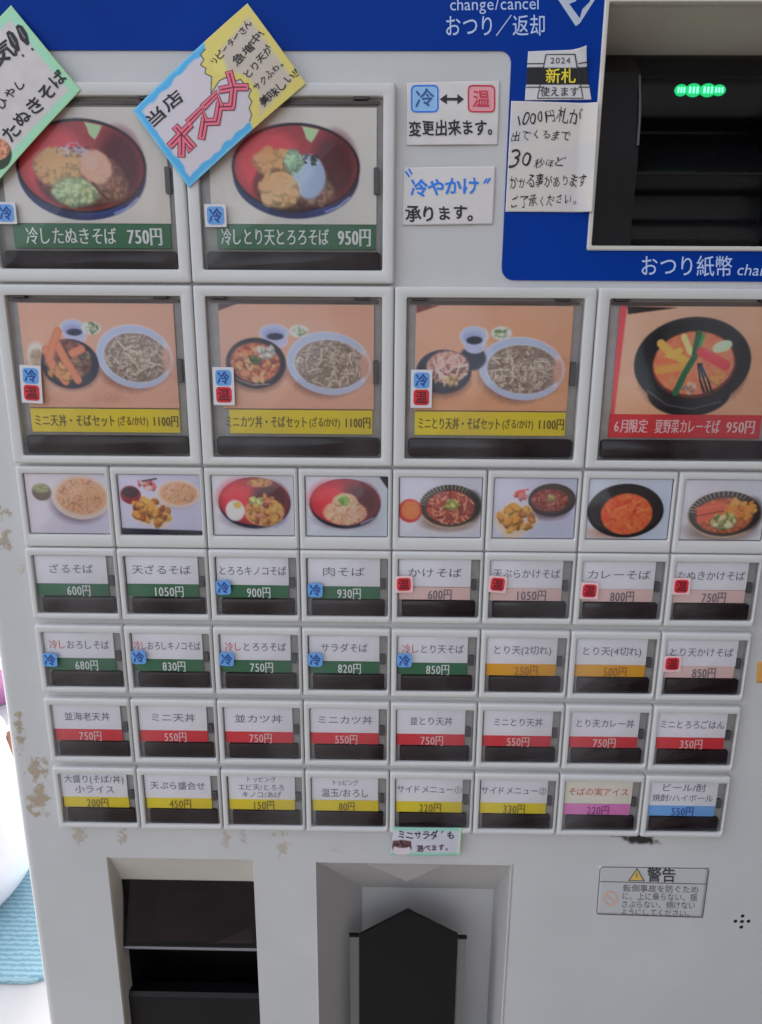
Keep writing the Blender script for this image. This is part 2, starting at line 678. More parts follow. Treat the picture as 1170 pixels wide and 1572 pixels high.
        me.loops.add(F.size); me.loops.foreach_set('vertex_index', F.ravel().astype(np.int32))
        me.polygons.add(len(F)); me.polygons.foreach_set('loop_start', (np.arange(len(F)) * 4).astype(np.int32))
        me.update(calc_edges=True)
        ca = me.color_attributes.new('print', 'FLOAT_COLOR', 'POINT')
        ca.data.foreach_set('color', rgba.ravel())
        me.materials.append(m_)
        return obj(name, me, parent, **props)


# ------------------------------------------------------------------ measures of the button field
P = 0.05                                      # pitch of the small buttons
RH = 0.04547
CH = 0.0418                                   # height of a small bezel block
X0 = -4 * P
ROW = {'photo': ZO + 0.04533, 1: ZO, 2: ZO - RH, 3: ZO - 2 * RH, 4: ZO - 3 * RH, 'big': ZO + 0.13737, 'top': at(450, 130)[1]}
print('top row z', ROW['top'] - ZO)

# ------------------------------------------------------------------ the machine: cabinet
MX0, MX1 = -0.2265, 0.405
MZ0, MZ1 = 0.04, 1.62
machine = empty('ticket_machine', (0, 0, 0),
                label='white meal ticket vending machine with rows of picture and price buttons and a blue fascia',
                category='ticket machine')


def recess_rect(*pts):
    xs = [at(*p)[0] for p in pts]; zs = [at(*p)[1] for p in pts]
    return xs, zs


# holes in the front panel (world x, z)
bill = dict(x0=at(921, 190)[0], x1=at(921, 190)[0] + 0.105, z0=at(1040, 378)[1], z1=at(1040, 6)[1])
coin = dict(x0=at(163.5, 1316)[0], x1=at(389, 1321)[0], z1=at(276, 1318)[1], z0=at(276, 1318)[1] - 0.19)
tick = dict(x0=at(482, 1322)[0], x1=at(789, 1326)[0], z1=at(636, 1323)[1], z0=at(636, 1323)[1] - 0.19)
holes = [bill, coin, tick]

xs = sorted({MX0 + 0.006, MX1 - 0.006} | {h['x0'] for h in holes} | {h['x1'] for h in holes})
zs = sorted({MZ0, MZ1} | {h['z0'] for h in holes} | {h['z1'] for h in holes})
b = MB()
for i in range(len(xs) - 1):
    for j in range(len(zs) - 1):
        cx, cz = (xs[i] + xs[i + 1]) / 2, (zs[j] + zs[j + 1]) / 2
        if any(h['x0'] < cx < h['x1'] and h['z0'] < cz < h['z1'] for h in holes):
            continue
        o = len(b.v)
        b.v += [(xs[i], 0, zs[j]), (xs[i + 1], 0, zs[j]), (xs[i + 1], 0, zs[j + 1]), (xs[i], 0, zs[j + 1])]
        b.f.append((o, o + 1, o + 2, o + 3)); b.m.append(0)
# rounded long edges and the sides, top and back of the cabinet
for sgn, xe in ((-1, MX0), (1, MX1)):
    pr = []
    for k in range(7):
        t = math.pi / 2 * k / 6
        pr.append((xe - sgn * 0.006 + sgn * 0.006 * math.sin(t), 0.006 - 0.006 * math.cos(t)))
    pr.append((xe, 0.46))
    for (xa, ya), (xb, yb) in zip(pr, pr[1:]):
        o = len(b.v)
        b.v += [(xa, ya, MZ0), (xb, yb, MZ0), (xb, yb, MZ1), (xa, ya, MZ1)]
        b.f.append((o, o + 1, o + 2, o + 3) if sgn > 0 else (o + 1, o, o + 3, o + 2)); b.m.append(0)
o = len(b.v)
b.v += [(MX0, .46, MZ0), (MX1, .46, MZ0), (MX1, .46, MZ1), (MX0, .46, MZ1), (MX0, .003, MZ1), (MX1, .003, MZ1), (MX0, .003, MZ0), (MX1, .003, MZ0)]
b.f += [(o + 1, o, o + 3, o + 2), (o + 4, o + 5, o + 2, o + 3), (o + 7, o + 6, o, o + 1)]; b.m += [0, 0, 0]
cabinet = b.build('cabinet', WHITE, machine, smooth=40)
MB().box(MX0 + .03, .04, 0, MX1 - .03, .43, MZ0, 0).build('plinth', BLACK, machine)

# door seam: a strip along the left edge
# ------------------------------------------------------------------ blue fascia film (proud of the panel), L-shaped with rounded inner and outer corners
fy = -0.0008


def arc_px(cx, cy, r, a0, a1, n=7):
    return [(cx + r * math.cos(math.radians(a0 + (a1 - a0) * k / n)), cy - r * math.sin(math.radians(a0 + (a1 - a0) * k / n))) for k in range(n + 1)]


zt = MZ1 - 0.004
bl = [at(770, 415), at(774, 300)]
xl = at(777, 260)[0]                          # left edge of the blue part beside the notes
zb = at(900, 431)[1]
zm = at(300, 78)[1]
R1, R2 = 0.006, 0.005
poly = []                                     # counter-clockwise from lower left
for k in range(7):
    t = math.radians(180 + 90 * k / 6)
    poly.append((xl + R1 + R1 * math.cos(t), zb + R1 + R1 * math.sin(t)))
poly += [(MX1 - .007, zb), (MX1 - .007, zt), (MX0 + .007, zt), (MX0 + .007, zm)]
for k in range(7):
    t = math.radians(90 - 90 * k / 6)
    poly.append((xl - R2 + R2 * math.cos(t), zm - R2 + R2 * math.sin(t)))
# cut the outline round the bill opening: split into pieces that butt together
bx0, bx1, bz0, bz1 = bill['x0'] - .0022, bill['x1'] + .0022, bill['z0'] - .0022, bill['z1'] + .0022


def fillet_piece(pts, mb):
    mb.prism(pts, 0.0, fy)


fb = MB()
fillet_piece([p for p in poly[:7]] + [(bx0, zb), (bx0, zm), (xl, zm)] + [], fb)      # left of the opening, below the top band
fb.prism([(bx0, zb), (bx1, zb), (bx1, bz0), (bx0, bz0)], 0.0, fy)
fb.prism([(bx1, zb), (MX1 - .007, zb), (MX1 - .007, zm), (bx1, zm)], 0.0, fy)
fb.prism([(MX0 + .007, zm), (xl - R2, zm), (xl - R2, zt), (MX0 + .007, zt)], 0.0, fy)
fb.prism([(xl - R2, zm)] + [q for q in poly[12:][:0]] + [(xl, zm), (bx0, zm), (bx0, zt), (xl - R2, zt)], 0.0, fy)
# concave inner corner
cc = [(xl - R2, zm)] + [(xl - R2 + R2 * math.cos(math.radians(90 - 15 * k)), zm - R2 + R2 * math.sin(math.radians(90 - 15 * k))) for k in range(1, 7)]
fb.prism(cc + [(xl, zm)], 0.0, fy)
fb.prism([(bx0, bz1), (bx1, bz1), (bx1, zt), (bx0, zt)], 0.0, fy)
fb.prism([(bx1, zm), (MX1 - .007, zm), (MX1 - .007, zt), (bx1, zt)], 0.0, fy)
fascia = fb.build('blue_fascia', BLUE, machine)

FT = mat('fascia_print', ink(150, 165, 205, 1.65), 0.4)
FTW = mat('fascia_logo_white', ink(150, 160, 175, 1.65), 0.4)
L = Letters(5)
mp = on_plane(fy - 0.0001)
L.line('おつり／返却', (683, 40), (838, 39), 35, mp, FT, off=0.004)
L.line('change/cancel', (690, 6), (828, 4), 27, mp, FT)
L.line('おつり紙幣', (983, 408), (1126, 409), 34, mp, FT, off=0.004)
L.line('change', (1132, 413), (1205, 415), 25, mp, FT, shear=0.2)
L.fill([(832, -38), (884, 40), (890, 36), (932, -30), (926, -40)], mp, FTW)
L.fill([(900, -14), (893, -16), (884, 2), (874, 6), (890, 28), (894, 14), (906, 2)], mp, BLUE, lift=.0001)
L.fill([(866, -34), (900, -34), (896, -22), (878, -10)], mp, BLUE, lift=.0001)
L.build(fascia)

# ------------------------------------------------------------------ menu buttons
INK = mat('dark_print', ink(80, 78, 86), 0.5)
INKRED = mat('red_print', ink(150, 62, 62), 0.5)
PALE = mat('white_print', ink(165, 178, 168), 0.5)
PALER = mat('pale_print_on_red', ink(205, 140, 140), 0.5)
STRIP = {
    'green': mat('green_strip', ink(34, 78, 52), 0.45, noise=.06), 'pink': mat('pink_strip', ink(172, 140, 136), 0.45, noise=.06),
    'red': mat('red_strip', ink(156, 36, 44), 0.45, noise=.06), 'yellow': mat('yellow_strip', ink(168, 148, 30), 0.45, noise=.06),
    'orange': mat('orange_strip', ink(180, 118, 24), 0.45, noise=.06), 'magenta': mat('magenta_strip', ink(172, 92, 142), 0.45, noise=.06),
    'blue': mat('blue_strip', ink(84, 124, 172), 0.45, noise=.06)}
CARD = mat('white_card', ink(166, 163, 170), 0.5, noise=.04)
CARDC = mat('cream_card', ink(172, 162, 150), 0.5, noise=.04)
STRIP_TXT = {'green': PALE, 'pink': INK, 'red': PALER, 'yellow': mat('olive_print', ink(92, 80, 18), .5), 'orange': mat('brown_print', ink(128, 84, 20), .5),
             'magenta': mat('purple_print', ink(110, 40, 100), .5), 'blue': mat('navy_print', ink(36, 60, 120), .5)}


def bezel_mesh(name, W, H, o, proud, floor, r=0.0012):
    """o = opening (x0, x1, d0, d1) measured from the top-left corner of the block; the floor of the opening takes the second material"""
    mb = MB()
    bv = 0.0013
    gx = 0.00025
    A = lambda i, y, rr: rrect(gx + i, -H + i, W - gx - i, -i, rr, y, 4)
    rings = [A(0, 0, r), A(0, -proud + bv, r), A(bv * .13, -proud + bv * .5, r), A(bv * .5, -proud + bv * .13, r), A(bv, -proud, r)]
    B = lambda i, y, rr: rrect(o[0] - i, -o[3] - i, o[1] + i, -o[2] + i, rr, y, 4)
    rings += [B(.0006, -proud, .0012), B(.0002, -proud + .0002, .001), B(0, -proud + .0006, .0009), B(0, floor, .0009)]
    mb.loft(rings, 0, last=False)
    n = len(mb.v)
    k = len(rings[-1])
    mb.f.append(tuple(range(n - k, n))); mb.m.append(1)
    return mb.mesh(name, [BEZEL, RECESS], smooth=35)


SO = (.0034, .0482, .0042, .0383)             # opening of a small button
small_bezel = bezel_mesh('bezel', P, CH, SO, .0046, -.0006)
PO = (.0035, .0478, .0040, .0378)
photo_bezel = bezel_mesh('bezel', P, .0448, PO, .0040, -.0012)
BO = (.0062, .0940, .0052, .0862)
big_bezel = bezel_mesh('bezel', .1, .0905, BO, .0050, -.0006)
TOPH = ROW['top'] - ROW['big'] - 0.0012
TO = (.0062, .0940, .0058, TOPH - .0062)
top_bezel = bezel_mesh('bezel', .1, TOPH, TO, .0050, -.0006)

# shared meshes inside a small button (origin: top-left corner of its bezel)
m_card = MB().slab(.0039, -.0210, .0435, -.0046, -.0016, -.0022, .0002, .0001).mesh('name_card', CARD)
m_cardc = MB().slab(.0039, -.0210, .0435, -.0046, -.0016, -.0022, .0002, .0001).mesh('name_card', CARDC)
m_strip = {k: MB().slab(.0040, -.0284, .0434, -.0211, -.0014, -.0020, .0002, .0001).mesh('price_strip', v) for k, v in STRIP.items()}
m_lamp = MB().slab(.0058, -.0379, .0464, -.0289, -.0007, -.0030, .0011, .0003).mesh('lamp_window', DARKWIN, smooth=40)
m_cover = MB().slab(.0038, -.0380, .0478, -.0045, -.0010, -.0036, .0010, .0005).mesh('clear_cover', COVER, smooth=40)
m_tab = MB().slab(.0440, -.0225, .0468, -.0165, -.0007, -.0026, .0006, .0003).mesh('cover_tab', mat('dark_grey_tab', (.09, .085, .09), .4))


def loc_map(y):
    return lambda a_, b_: (a_, y, -b_)


def menu_button(name, c, r, lines, price, colour, label, card=0, red=None):
    x, z = X0 + c * P, ROW[r]
    jx = random.Random(c * 13 + (r if isinstance(r, int) else 0) * 7)
    root = obj('menu_button', small_bezel, machine, (x, 0, z), label=label)
    ca = obj('name_card', m_cardc if card else m_card, root, (jx.uniform(-.0003, .0003), 0, jx.uniform(-.0003, .0003)))
    obj('price_strip', m_strip[colour], root)
    obj('lamp_window', m_lamp, root)
    obj('cover_tab', m_tab, root)
    T = Letters(c + 10)
    im = INKRED if card else INK
    mp = loc_map(-.0024)
    n = len(lines)
    for k, (s_, wd, hh) in enumerate(lines):
        yc = {1: [.0125], 2: [.0088, .0158], 3: [.0074, .0127, .0178]}[n][k]
        xc = .0237
        if red and k == 0:
            tw = wd / len(s_)
            T.line(s_[:red], (xc - wd / 2, yc), (xc - wd / 2 + tw * red, yc), hh, mp, INKRED, heavy=.004)
            T.line(s_[red:], (xc - wd / 2 + tw * red, yc), (xc + wd / 2, yc), hh, mp, im, heavy=.004)
        else:
            T.line(s_, (xc - wd / 2, yc), (xc + wd / 2, yc), hh, mp, im, heavy=.004)
    px = .0245 + (.0022 if r in (1, 2) else 0)
    wp = .0037 * len(price) - .0012
    T.line(price, (px - wp / 2, .0252), (px + wp / 2, .0252), .0074, loc_map(-.0022), STRIP_TXT[colour], heavy=.014)
    T.build(root)
    obj('clear_cover', m_cover, root)
    return root


def one(s_, wd=None, h=.0058):
    return [(s_, wd or min(.036, len(s_) * .0052), h)]


rows = {
    1: [(one('ざるそば', .0250), '600円', 'green'), (one('天ざるそば', .0330), '1050円', 'green'), (one('とろろキノコそば', .0375), '900円', 'green'),
        (one('肉そば', .0240), '930円', 'green'), (one('かけそば', .0300), '600円', 'pink'), (one('天ぷらかけそば', .0370), '1050円', 'pink'),
        (one('カレーそば', .0350), '800円', 'pink'), (one('たぬきかけそば', .0370), '750円', 'pink')],
    2: [(one('冷しおろしそば', .0345), '680円', 'green'), (one('冷しおろしキノコそば', .0380), '830円', 'green'), (one('冷しとろろそば', .0350), '750円', 'green'),
        (one('サラダそば', .0270), '820円', 'green'), (one('冷しとり天そば', .0350), '850円', 'green'), (one('とり天(2切れ)', .0330), '250円', 'orange'),
        (one('とり天(4切れ)', .0335), '500円', 'orange'), (one('とり天かけそば', .0360), '850円', 'pink')],
    3: [(one('並海老天丼', .0270), '750円', 'red'), (one('ミニ天丼', .0270), '550円', 'red'), (one('並カツ丼', .0285), '750円', 'red'),
        (one('ミニカツ丼', .0330), '550円', 'red'), (one('並とり天丼', .0250), '750円', 'red'), (one('ミニとり天丼', .0290), '550円', 'red'),
        (one('とり天カレー丼', .0340), '750円', 'red'), (one('ミニとろろごはん', .0375), '350円', 'red')],
    4: [([('大盛り(そば/丼)', .036, .0058), ('小ライス', .024, .0058)], '200円', 'yellow'), (one('天ぷら盛合せ', .0330), '450円', 'yellow'),
        ([('トッピング', .018, .0040), ('エビ天/とろろ', .028, .0046), ('キノコ/あげ', .024, .0046)], '150円', 'yellow'),
        ([('トッピング', .016, .0042), ('温玉/おろし', .029, .0062)], '80円', 'yellow'), (one('サイドメニュー①', .0390), '220円', 'yellow'),
        (one('サイドメニュー②', .0390), '330円', 'yellow'), (one('そばの実アイス', .0360), '220円', 'magenta'),
        ([('ビール/酎', .026, .0058), ('焼酎/ハイボール', .036, .0052)], '550円', 'blue')]}
for r in (1, 2, 3, 4):
    for c, (ln, pr, cl) in enumerate(rows[r]):
        menu_button('menu_button', c, r, ln, pr, cl, 'small menu button with a %s strip priced %s, reading %s' % (cl, pr, ''.join(q[0] for q in ln)),
                    card=(cl == 'magenta'), red=2 if ln[0][0].startswith('冷し') else None)


def cell_map(x, z, y):
    """photograph pixels on the depth y inside a cell, as local coordinates of that cell"""
    def f(a_, b_):
        X, Z = at(a_, b_, y)
        return (X - x, y, Z - z)
    return f


def rect_map(x0, x1, d0, d1, box, y):
    """layout box (photograph pixels) stretched over a local rectangle, so that the print stays rectangular"""
    bx0, by0, bx1, by1 = box
    def f(a_, b_):
        return (x0 + (a_ - bx0) / (bx1 - bx0) * (x1 - x0), y, -(d0 + (b_ - by0) / (by1 - by0) * (d1 - d0)))
    return f


# ---- the small photographs (third row from the top)
TAN = [(196, 150, 110), (176, 128, 92), (206, 166, 128), (160, 112, 82)]
SOBA = [(164, 140, 122), (144, 118, 102), (182, 162, 144), (128, 104, 90), (172, 148, 130)]
TEMP = [(206, 150, 60), (188, 128, 48), (220, 172, 84), (170, 108, 44)]


def photo0(p):
    p.grad((172, 158, 158), (176, 168, 180), .5)
    p.ell(118, 772, 46, 33, (120, 104, 116), 10, a=.75)
    p.ell(122, 762, 45, 34, (192, 172, 160), 2)
    p.ell(123, 761, 39, 28, (182, 138, 106), 3, tex=18, ts=4)
    p.noodles(123, 761, 38, 27, 110, 1.5, TAN, seed=4)
    p.ell(62, 755, 15, 13, (104, 84, 74), 2)
    p.ell(62, 749, 13, 7, (132, 124, 88), 2, tex=24, ts=3)


def photo1(p):
    p.grad((168, 156, 168), (170, 162, 178), .6)
    p.poly([(180, 809), (308, 812), (308, 820), (180, 820)], (38, 34, 48), 2)
    p.ell(272, 764, 32, 16, (110, 94, 110), 6, a=.6)
    p.ell(273, 756, 34, 21, (184, 160, 148), 2)
    p.ell(273, 755, 29, 17, (176, 128, 92), 2, tex=16, ts=3)
    p.noodles(273, 755, 28, 16, 60, 1.5, TAN, seed=5, ln=10)
    p.ell(198, 758, 16, 14, (120, 22, 40), 2)
    p.ell(198, 754, 13, 8, (66, 16, 28), 2)
    p.poly([(196, 784), (214, 762), (256, 768), (262, 798), (244, 810), (206, 800)], (196, 172, 160), 2)
    p.scatter(228, 783, 28, 20, 46, 4.6, TEMP + [(150, 84, 50)], seed=6)
    p.scatter(226, 742, 15, 9, 18, 3, [(160, 40, 40), (186, 90, 80), (120, 30, 34), (206, 170, 160)], seed=7)
    p.line([(218, 737), (240, 733)], 2.5, (56, 30, 34))


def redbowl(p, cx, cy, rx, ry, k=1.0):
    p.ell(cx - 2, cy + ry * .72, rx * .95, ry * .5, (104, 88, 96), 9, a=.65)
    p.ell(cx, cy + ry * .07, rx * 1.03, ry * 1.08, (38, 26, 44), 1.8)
    p.ell(cx, cy, rx, ry, (140, 22, 36), 1.5)
    p.ell(cx - rx * .45, cy - ry * .1, rx * .6, ry * .8, (172, 30, 46), 12, a=.6)
    p.ell(cx + rx * .45, cy, rx * .55, ry * .85, (84, 16, 24), 12, a=.75)


def photo2(p):
    p.grad((172, 160, 160), (176, 168, 172), .6)
    redbowl(p, 389, 766, 55, 36)
    p.ell(398, 738, 20, 7, (162, 110, 54), 2, tex=28, ts=4)
    p.ell(404, 782, 32, 22, (176, 120, 74), 3, tex=30, ts=5)
    p.scatter(404, 778, 28, 20, 44, 3.8, TEMP + [(180, 110, 80), (150, 76, 50)], seed=8)
    p.ell(358, 780, 15, 16, (206, 196, 190), 3, tex=10)
    p.ell(362, 772, 6, 5, (212, 170, 70), 2)
    p.scatter(392, 765, 8, 6, 12, 3, [(160, 160, 90), (200, 190, 120)], seed=12)
    p.line([(420, 806), (438, 793)], 2, (120, 124, 160))


def photo3(p):
    p.grad((174, 162, 166), (170, 166, 174), .8)
    p.poly([(578, 725), (594, 725), (594, 748)], (40, 34, 40), 1.5)
    redbowl(p, 528, 766, 52, 35)
    p.ell(528, 782, 33, 19, (186, 140, 108), 3, tex=26, ts=4)
    p.ell(528, 768, 20, 16, (190, 150, 118), 3, tex=26, ts=4)
    p.noodles(528, 780, 32, 20, 60, 1.8, [(206, 166, 140), (160, 106, 86), (190, 130, 106), (214, 182, 156)], seed=9, ln=11)
    p.scatter(525, 763, 8, 6, 14, 2.6, [(120, 150, 60), (150, 172, 90)], seed=10)
    p.line([(552, 799), (570, 790)], 2, (130, 130, 160))


def stripebowl(p, cx, cy, rx, ry, inner):
    p.ell(cx - 4, cy + ry * .75, rx * .95, ry * .5, (112, 84, 72), 9, a=.7)
    p.ell(cx, cy + 2, rx * 1.04, ry * 1.05, (150, 124, 104), 1.6)
    p.ell(cx, cy, rx, ry, (64, 52, 46), 1.5)
    for k in range(46):
        t = math.pi + math.pi * k / 45
        c_, s_ = math.cos(t), math.sin(t)
        p.line([(cx + rx * .98 * c_, cy + ry * .98 * s_), (cx + rx * .84 * c_, cy + ry * .8 * s_)], .9, (176, 160, 140) if k % 2 else (50, 40, 36))
    p.ell(cx + rx * .7, cy, rx * .35, ry * .7, (44, 34, 32), 8, a=.8)
    p.ell(cx, cy + ry * .08, rx * .8, ry * .8, inner, 3, tex=20, ts=4)


def photo4(p):
    p.grad((176, 166, 172), (172, 166, 172), .6)
    stripebowl(p, 689, 770, 46, 32, (140, 62, 44))
    p.noodles(690, 773, 36, 25, 90, 1.8, [(184, 110, 80), (150, 66, 48), (206, 146, 112), (120, 46, 38)], seed=11, ln=13)
    p.scatter(691, 766, 9, 7, 16, 3, [(176, 160, 90), (140, 140, 70)], seed=13)
    p.ell(628, 778, 18, 18, (150, 34, 30), 2)
    p.ell(629, 777, 14, 14, (206, 120, 50), 4, tex=18)


def photo5(p):
    p.grad((172, 164, 172), (172, 168, 184), .6)
    p.ell(840, 780, 34, 12, (104, 84, 92), 8, a=.7)
    p.ell(845, 760, 36, 25, (58, 42, 44), 1.8)
    p.ell(845, 757, 34, 22, (74, 58, 52), 1.5)
    p.ell(842, 760, 28, 17, (126, 60, 50), 2, tex=20, ts=3)
    p.noodles(842, 760, 27, 16, 46, 1.6, [(160, 86, 70), (120, 50, 44), (180, 120, 100)], seed=14, ln=10)
    p.scatter(843, 757, 6, 5, 9, 2.6, [(170, 150, 90)], seed=15)
    p.poly([(757, 790), (768, 772), (812, 768), (826, 790), (800, 818), (776, 820)], (190, 168, 154), 2)
    p.scatter(792, 788, 26, 19, 52, 4.6, TEMP + [(150, 96, 60)], seed=16)
    p.scatter(798, 752, 9, 8, 12, 2.6, [(176, 50, 44), (206, 120, 110)], seed=17)
    p.line([(790, 748), (808, 744)], 2.2, (170, 50, 50))


def photo6(p):
    p.grad((168, 162, 166), (162, 160, 168), .6)
    p.ell(940, 808, 40, 12, (150, 110, 96), 9, a=.7)
    p.ell(963, 776, 58, 40, (28, 22, 24), 1.8)
    p.ell(963, 772, 56, 38, (50, 36, 36), 1.5)
    p.ell(965, 780, 39, 31, (204, 92, 26), 2.5, tex=30, ts=6)
    p.noodles(965, 780, 36, 28, 60, 2.6, [(228, 140, 50), (190, 70, 24), (214, 110, 34), (170, 56, 24)], seed=18, ln=15)


def photo7(p):
    p.grad((160, 150, 150), (158, 154, 156), .6)
    stripebowl(p, 1107, 778, 50, 34, (150, 78, 36))
    p.poly([(1068, 768), (1104, 758), (1112, 776), (1070, 792)], (176, 74, 34), 2)
    p.line([(1066, 772), (1108, 764)], 2, (206, 110, 60)); p.line([(1068, 782), (1110, 772)], 2, (110, 40, 24))
    p.scatter(1128, 772, 20, 17, 30, 4.5, [(222, 150, 50), (206, 124, 36), (232, 176, 80)], seed=19)
    p.scatter(1106, 788, 16, 12, 26, 3.6, [(160, 150, 90), (186, 172, 120), (110, 120, 50), (200, 190, 150)], seed=20)


photo_px = [(38, 163), (180, 307), (323, 451), (469, 592), (612, 736), (757, 881), (905, 1030), (1047, 1162)]
ptxt = ['a plate of noodles and a small cup', 'tempura, noodles and a red cup', 'a red bowl with an egg', 'a red bowl of meat noodles', 'a striped bowl of noodle soup beside an orange cup',
        'tempura beside a dark bowl', 'a black bowl of orange curry noodles', 'a bowl of noodles with toppings']
for c, fn in enumerate([photo0, photo1, photo2, photo3, photo4, photo5, photo6, photo7]):
    x, z = X0 + c * P, ROW['photo']
    root = obj('picture_frame', photo_bezel, machine, (x, 0, z), label='small white picture frame showing ' + ptxt[c])
    box = (photo_px[c][0], 727, photo_px[c][1], 818)
    p = Paint(*box, step=1.15)
    fn(p)
    p.dim, p.sat = .97, .86
    p.develop(c, 1.22)
    p.sheet('dish_photo', rect_map(PO[0] + .0004, PO[1] - .0004, PO[2] + .0004, PO[3] - .0004, box, -.0022), root, PRINT)
    obj('clear_cover', MB().slab(PO[0] + .0002, -PO[3] + .0002, PO[1] - .0002, -PO[2] - .0002, -.0016, -.0030, .0006, .0003).mesh('clear_cover', COVER, 40) if c == 0 else pc_cover, root) if c else None
    if c == 0:
        pc_cover = MB().slab(PO[0] + .0002, -PO[3] + .0002, PO[1] - .0002, -PO[2] - .0002, -.0016, -.0030, .0006, .0003).mesh('clear_cover', COVER, 40)
        obj('clear_cover', pc_cover, root)


# ---- the large buttons
def wood(p, a_=(194, 142, 112), b_=(178, 128, 104)):
    p.grad(a_, b_, 1.0)
    n = vnoise(p.X * .3, p.Y * 1.0, 16, 5) - .5
    p.C[..., :3] += (n * 22)[..., None]


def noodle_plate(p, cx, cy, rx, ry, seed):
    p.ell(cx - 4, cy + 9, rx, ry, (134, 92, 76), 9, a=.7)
    p.ell(cx, cy + 2, rx, ry, (146, 138, 156), 2, rot=.12)
    p.ell(cx, cy, rx, ry, (186, 190, 214), 2, rot=.12)
    p.ell(cx + 2, cy + 2, rx * .86, ry * .80, (126, 102, 88), 3, rot=.1, tex=12)
    p.noodles(cx + 2, cy + 2, rx * .82, ry * .77, 190, 1.9, SOBA, seed=seed, ln=19)
    p.ell(cx + rx * .86, cy + ry * .1, rx * .14, ry * .5, (166, 122, 104), 5, a=.75)


def cup(p, cx, cy, rx, ry, ins=(54, 46, 66)):
    p.ell(cx + 3, cy + ry * .9, rx * .8, ry * .8, (158, 150, 172), 2)
    p.ell(cx, cy, rx, ry, (176, 178, 202), 1.8)
    p.ell(cx, cy + ry * .15, rx * .76, ry * .66, (128, 128, 156), 1.8)
    p.ell(cx + 2, cy + ry * .4, rx * .58, ry * .4, ins, 1.8)


def dish(p, cx, cy, r):
    p.ell(cx, cy + 2, r, r * .62, (176, 168, 160), 1.8)
    p.scatter(cx, cy, r * .7, r * .38, 16, 2.4, [(112, 124, 72), (164, 170, 130), (190, 186, 160)], seed=int(cx))


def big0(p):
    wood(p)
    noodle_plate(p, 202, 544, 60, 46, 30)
    cup(p, 108, 504, 21, 13)
    dish(p, 137, 501, 15)
    p.ell(47, 545, 16, 22, (172, 160, 150), 5, a=.9)
    p.ell(47, 548, 12, 14, (150, 124, 96), 4, tex=18)
    p.ell(98, 566, 44, 30, (112, 72, 62), 9, a=.8)
    p.ell(98, 556, 46, 37, (52, 40, 58), 1.8)
    p.ell(95, 550, 38, 30, (116, 70, 52), 3, tex=26, ts=5)
    p.scatter(112, 546, 16, 12, 24, 3, [(118, 104, 92), (150, 110, 70), (92, 70, 62)], seed=31)
    for q in ([(62, 535), (70, 560), (88, 582)], [(78, 522), (92, 552), (108, 580)], [(84, 508), (74, 526), (66, 548)], [(104, 540), (118, 534)]):
        p.line(q, 13, (172, 90, 50)); p.line(q, 7, (202, 122, 70), soft=4)
    p.scatter(80, 566, 18, 12, 12, 4, [(196, 128, 62), (206, 146, 80)], seed=32)


def big1(p):
    wood(p)
    p.poly([(341, 465), (372, 465), (341, 476)], (80, 44, 34), 2)
    noodle_plate(p, 507, 552, 64, 46, 34)
    cup(p, 424, 508, 22, 13)
    dish(p, 462, 503, 15)
    p.ell(396, 566, 44, 30, (120, 76, 62), 9, a=.8)
    p.ell(395, 553, 46, 38, (48, 38, 44), 1.8)
    p.ell(394, 552, 38, 30, (166, 82, 40), 3, tex=30, ts=5)
    p.scatter(394, 554, 32, 24, 54, 4, [(186, 96, 44), (206, 130, 60), (150, 66, 34), (214, 160, 96)], seed=35)
    p.scatter(412, 534, 14, 9, 16, 3.4, [(196, 180, 164), (176, 160, 150)], seed=36)
    p.scatter(393, 546, 9, 5, 12, 2.6, [(84, 96, 44), (110, 120, 56)], seed=37)
    p.line([(352, 566), (366, 578), (390, 586), (414, 584)], 1.6, (150, 120, 116))


def big2(p):
    wood(p, (196, 144, 112), (180, 124, 84))
    p.poly([(639, 465), (676, 467), (640, 479)], (110, 56, 40), 2)
    noodle_plate(p, 805, 559, 66, 46, 38)
    p.ell(728, 545, 22, 18, (60, 54, 64), 4, a=.9)
    cup(p, 728, 512, 21, 15, (28, 24, 40))
    p.line([(746, 500), (752, 512), (742, 526)], 2, (176, 160, 160))
    dish(p, 771, 505, 16)
    p.ell(684, 578, 42, 26, (116, 74, 60), 9, a=.8)
    p.ell(684, 565, 43, 33, (56, 48, 60), 1.8)
    p.ell(690, 558, 33, 24, (170, 124, 106), 3, tex=26, ts=5)
    p.noodles(692, 560, 32, 22, 46, 2.6, [(206, 172, 156), (150, 96, 80), (190, 146, 128), (122, 70, 58), (214, 186, 172)], seed=39, ln=16)
    p.scatter(690, 578, 20, 7, 12, 3, [(190, 150, 96)], seed=40)


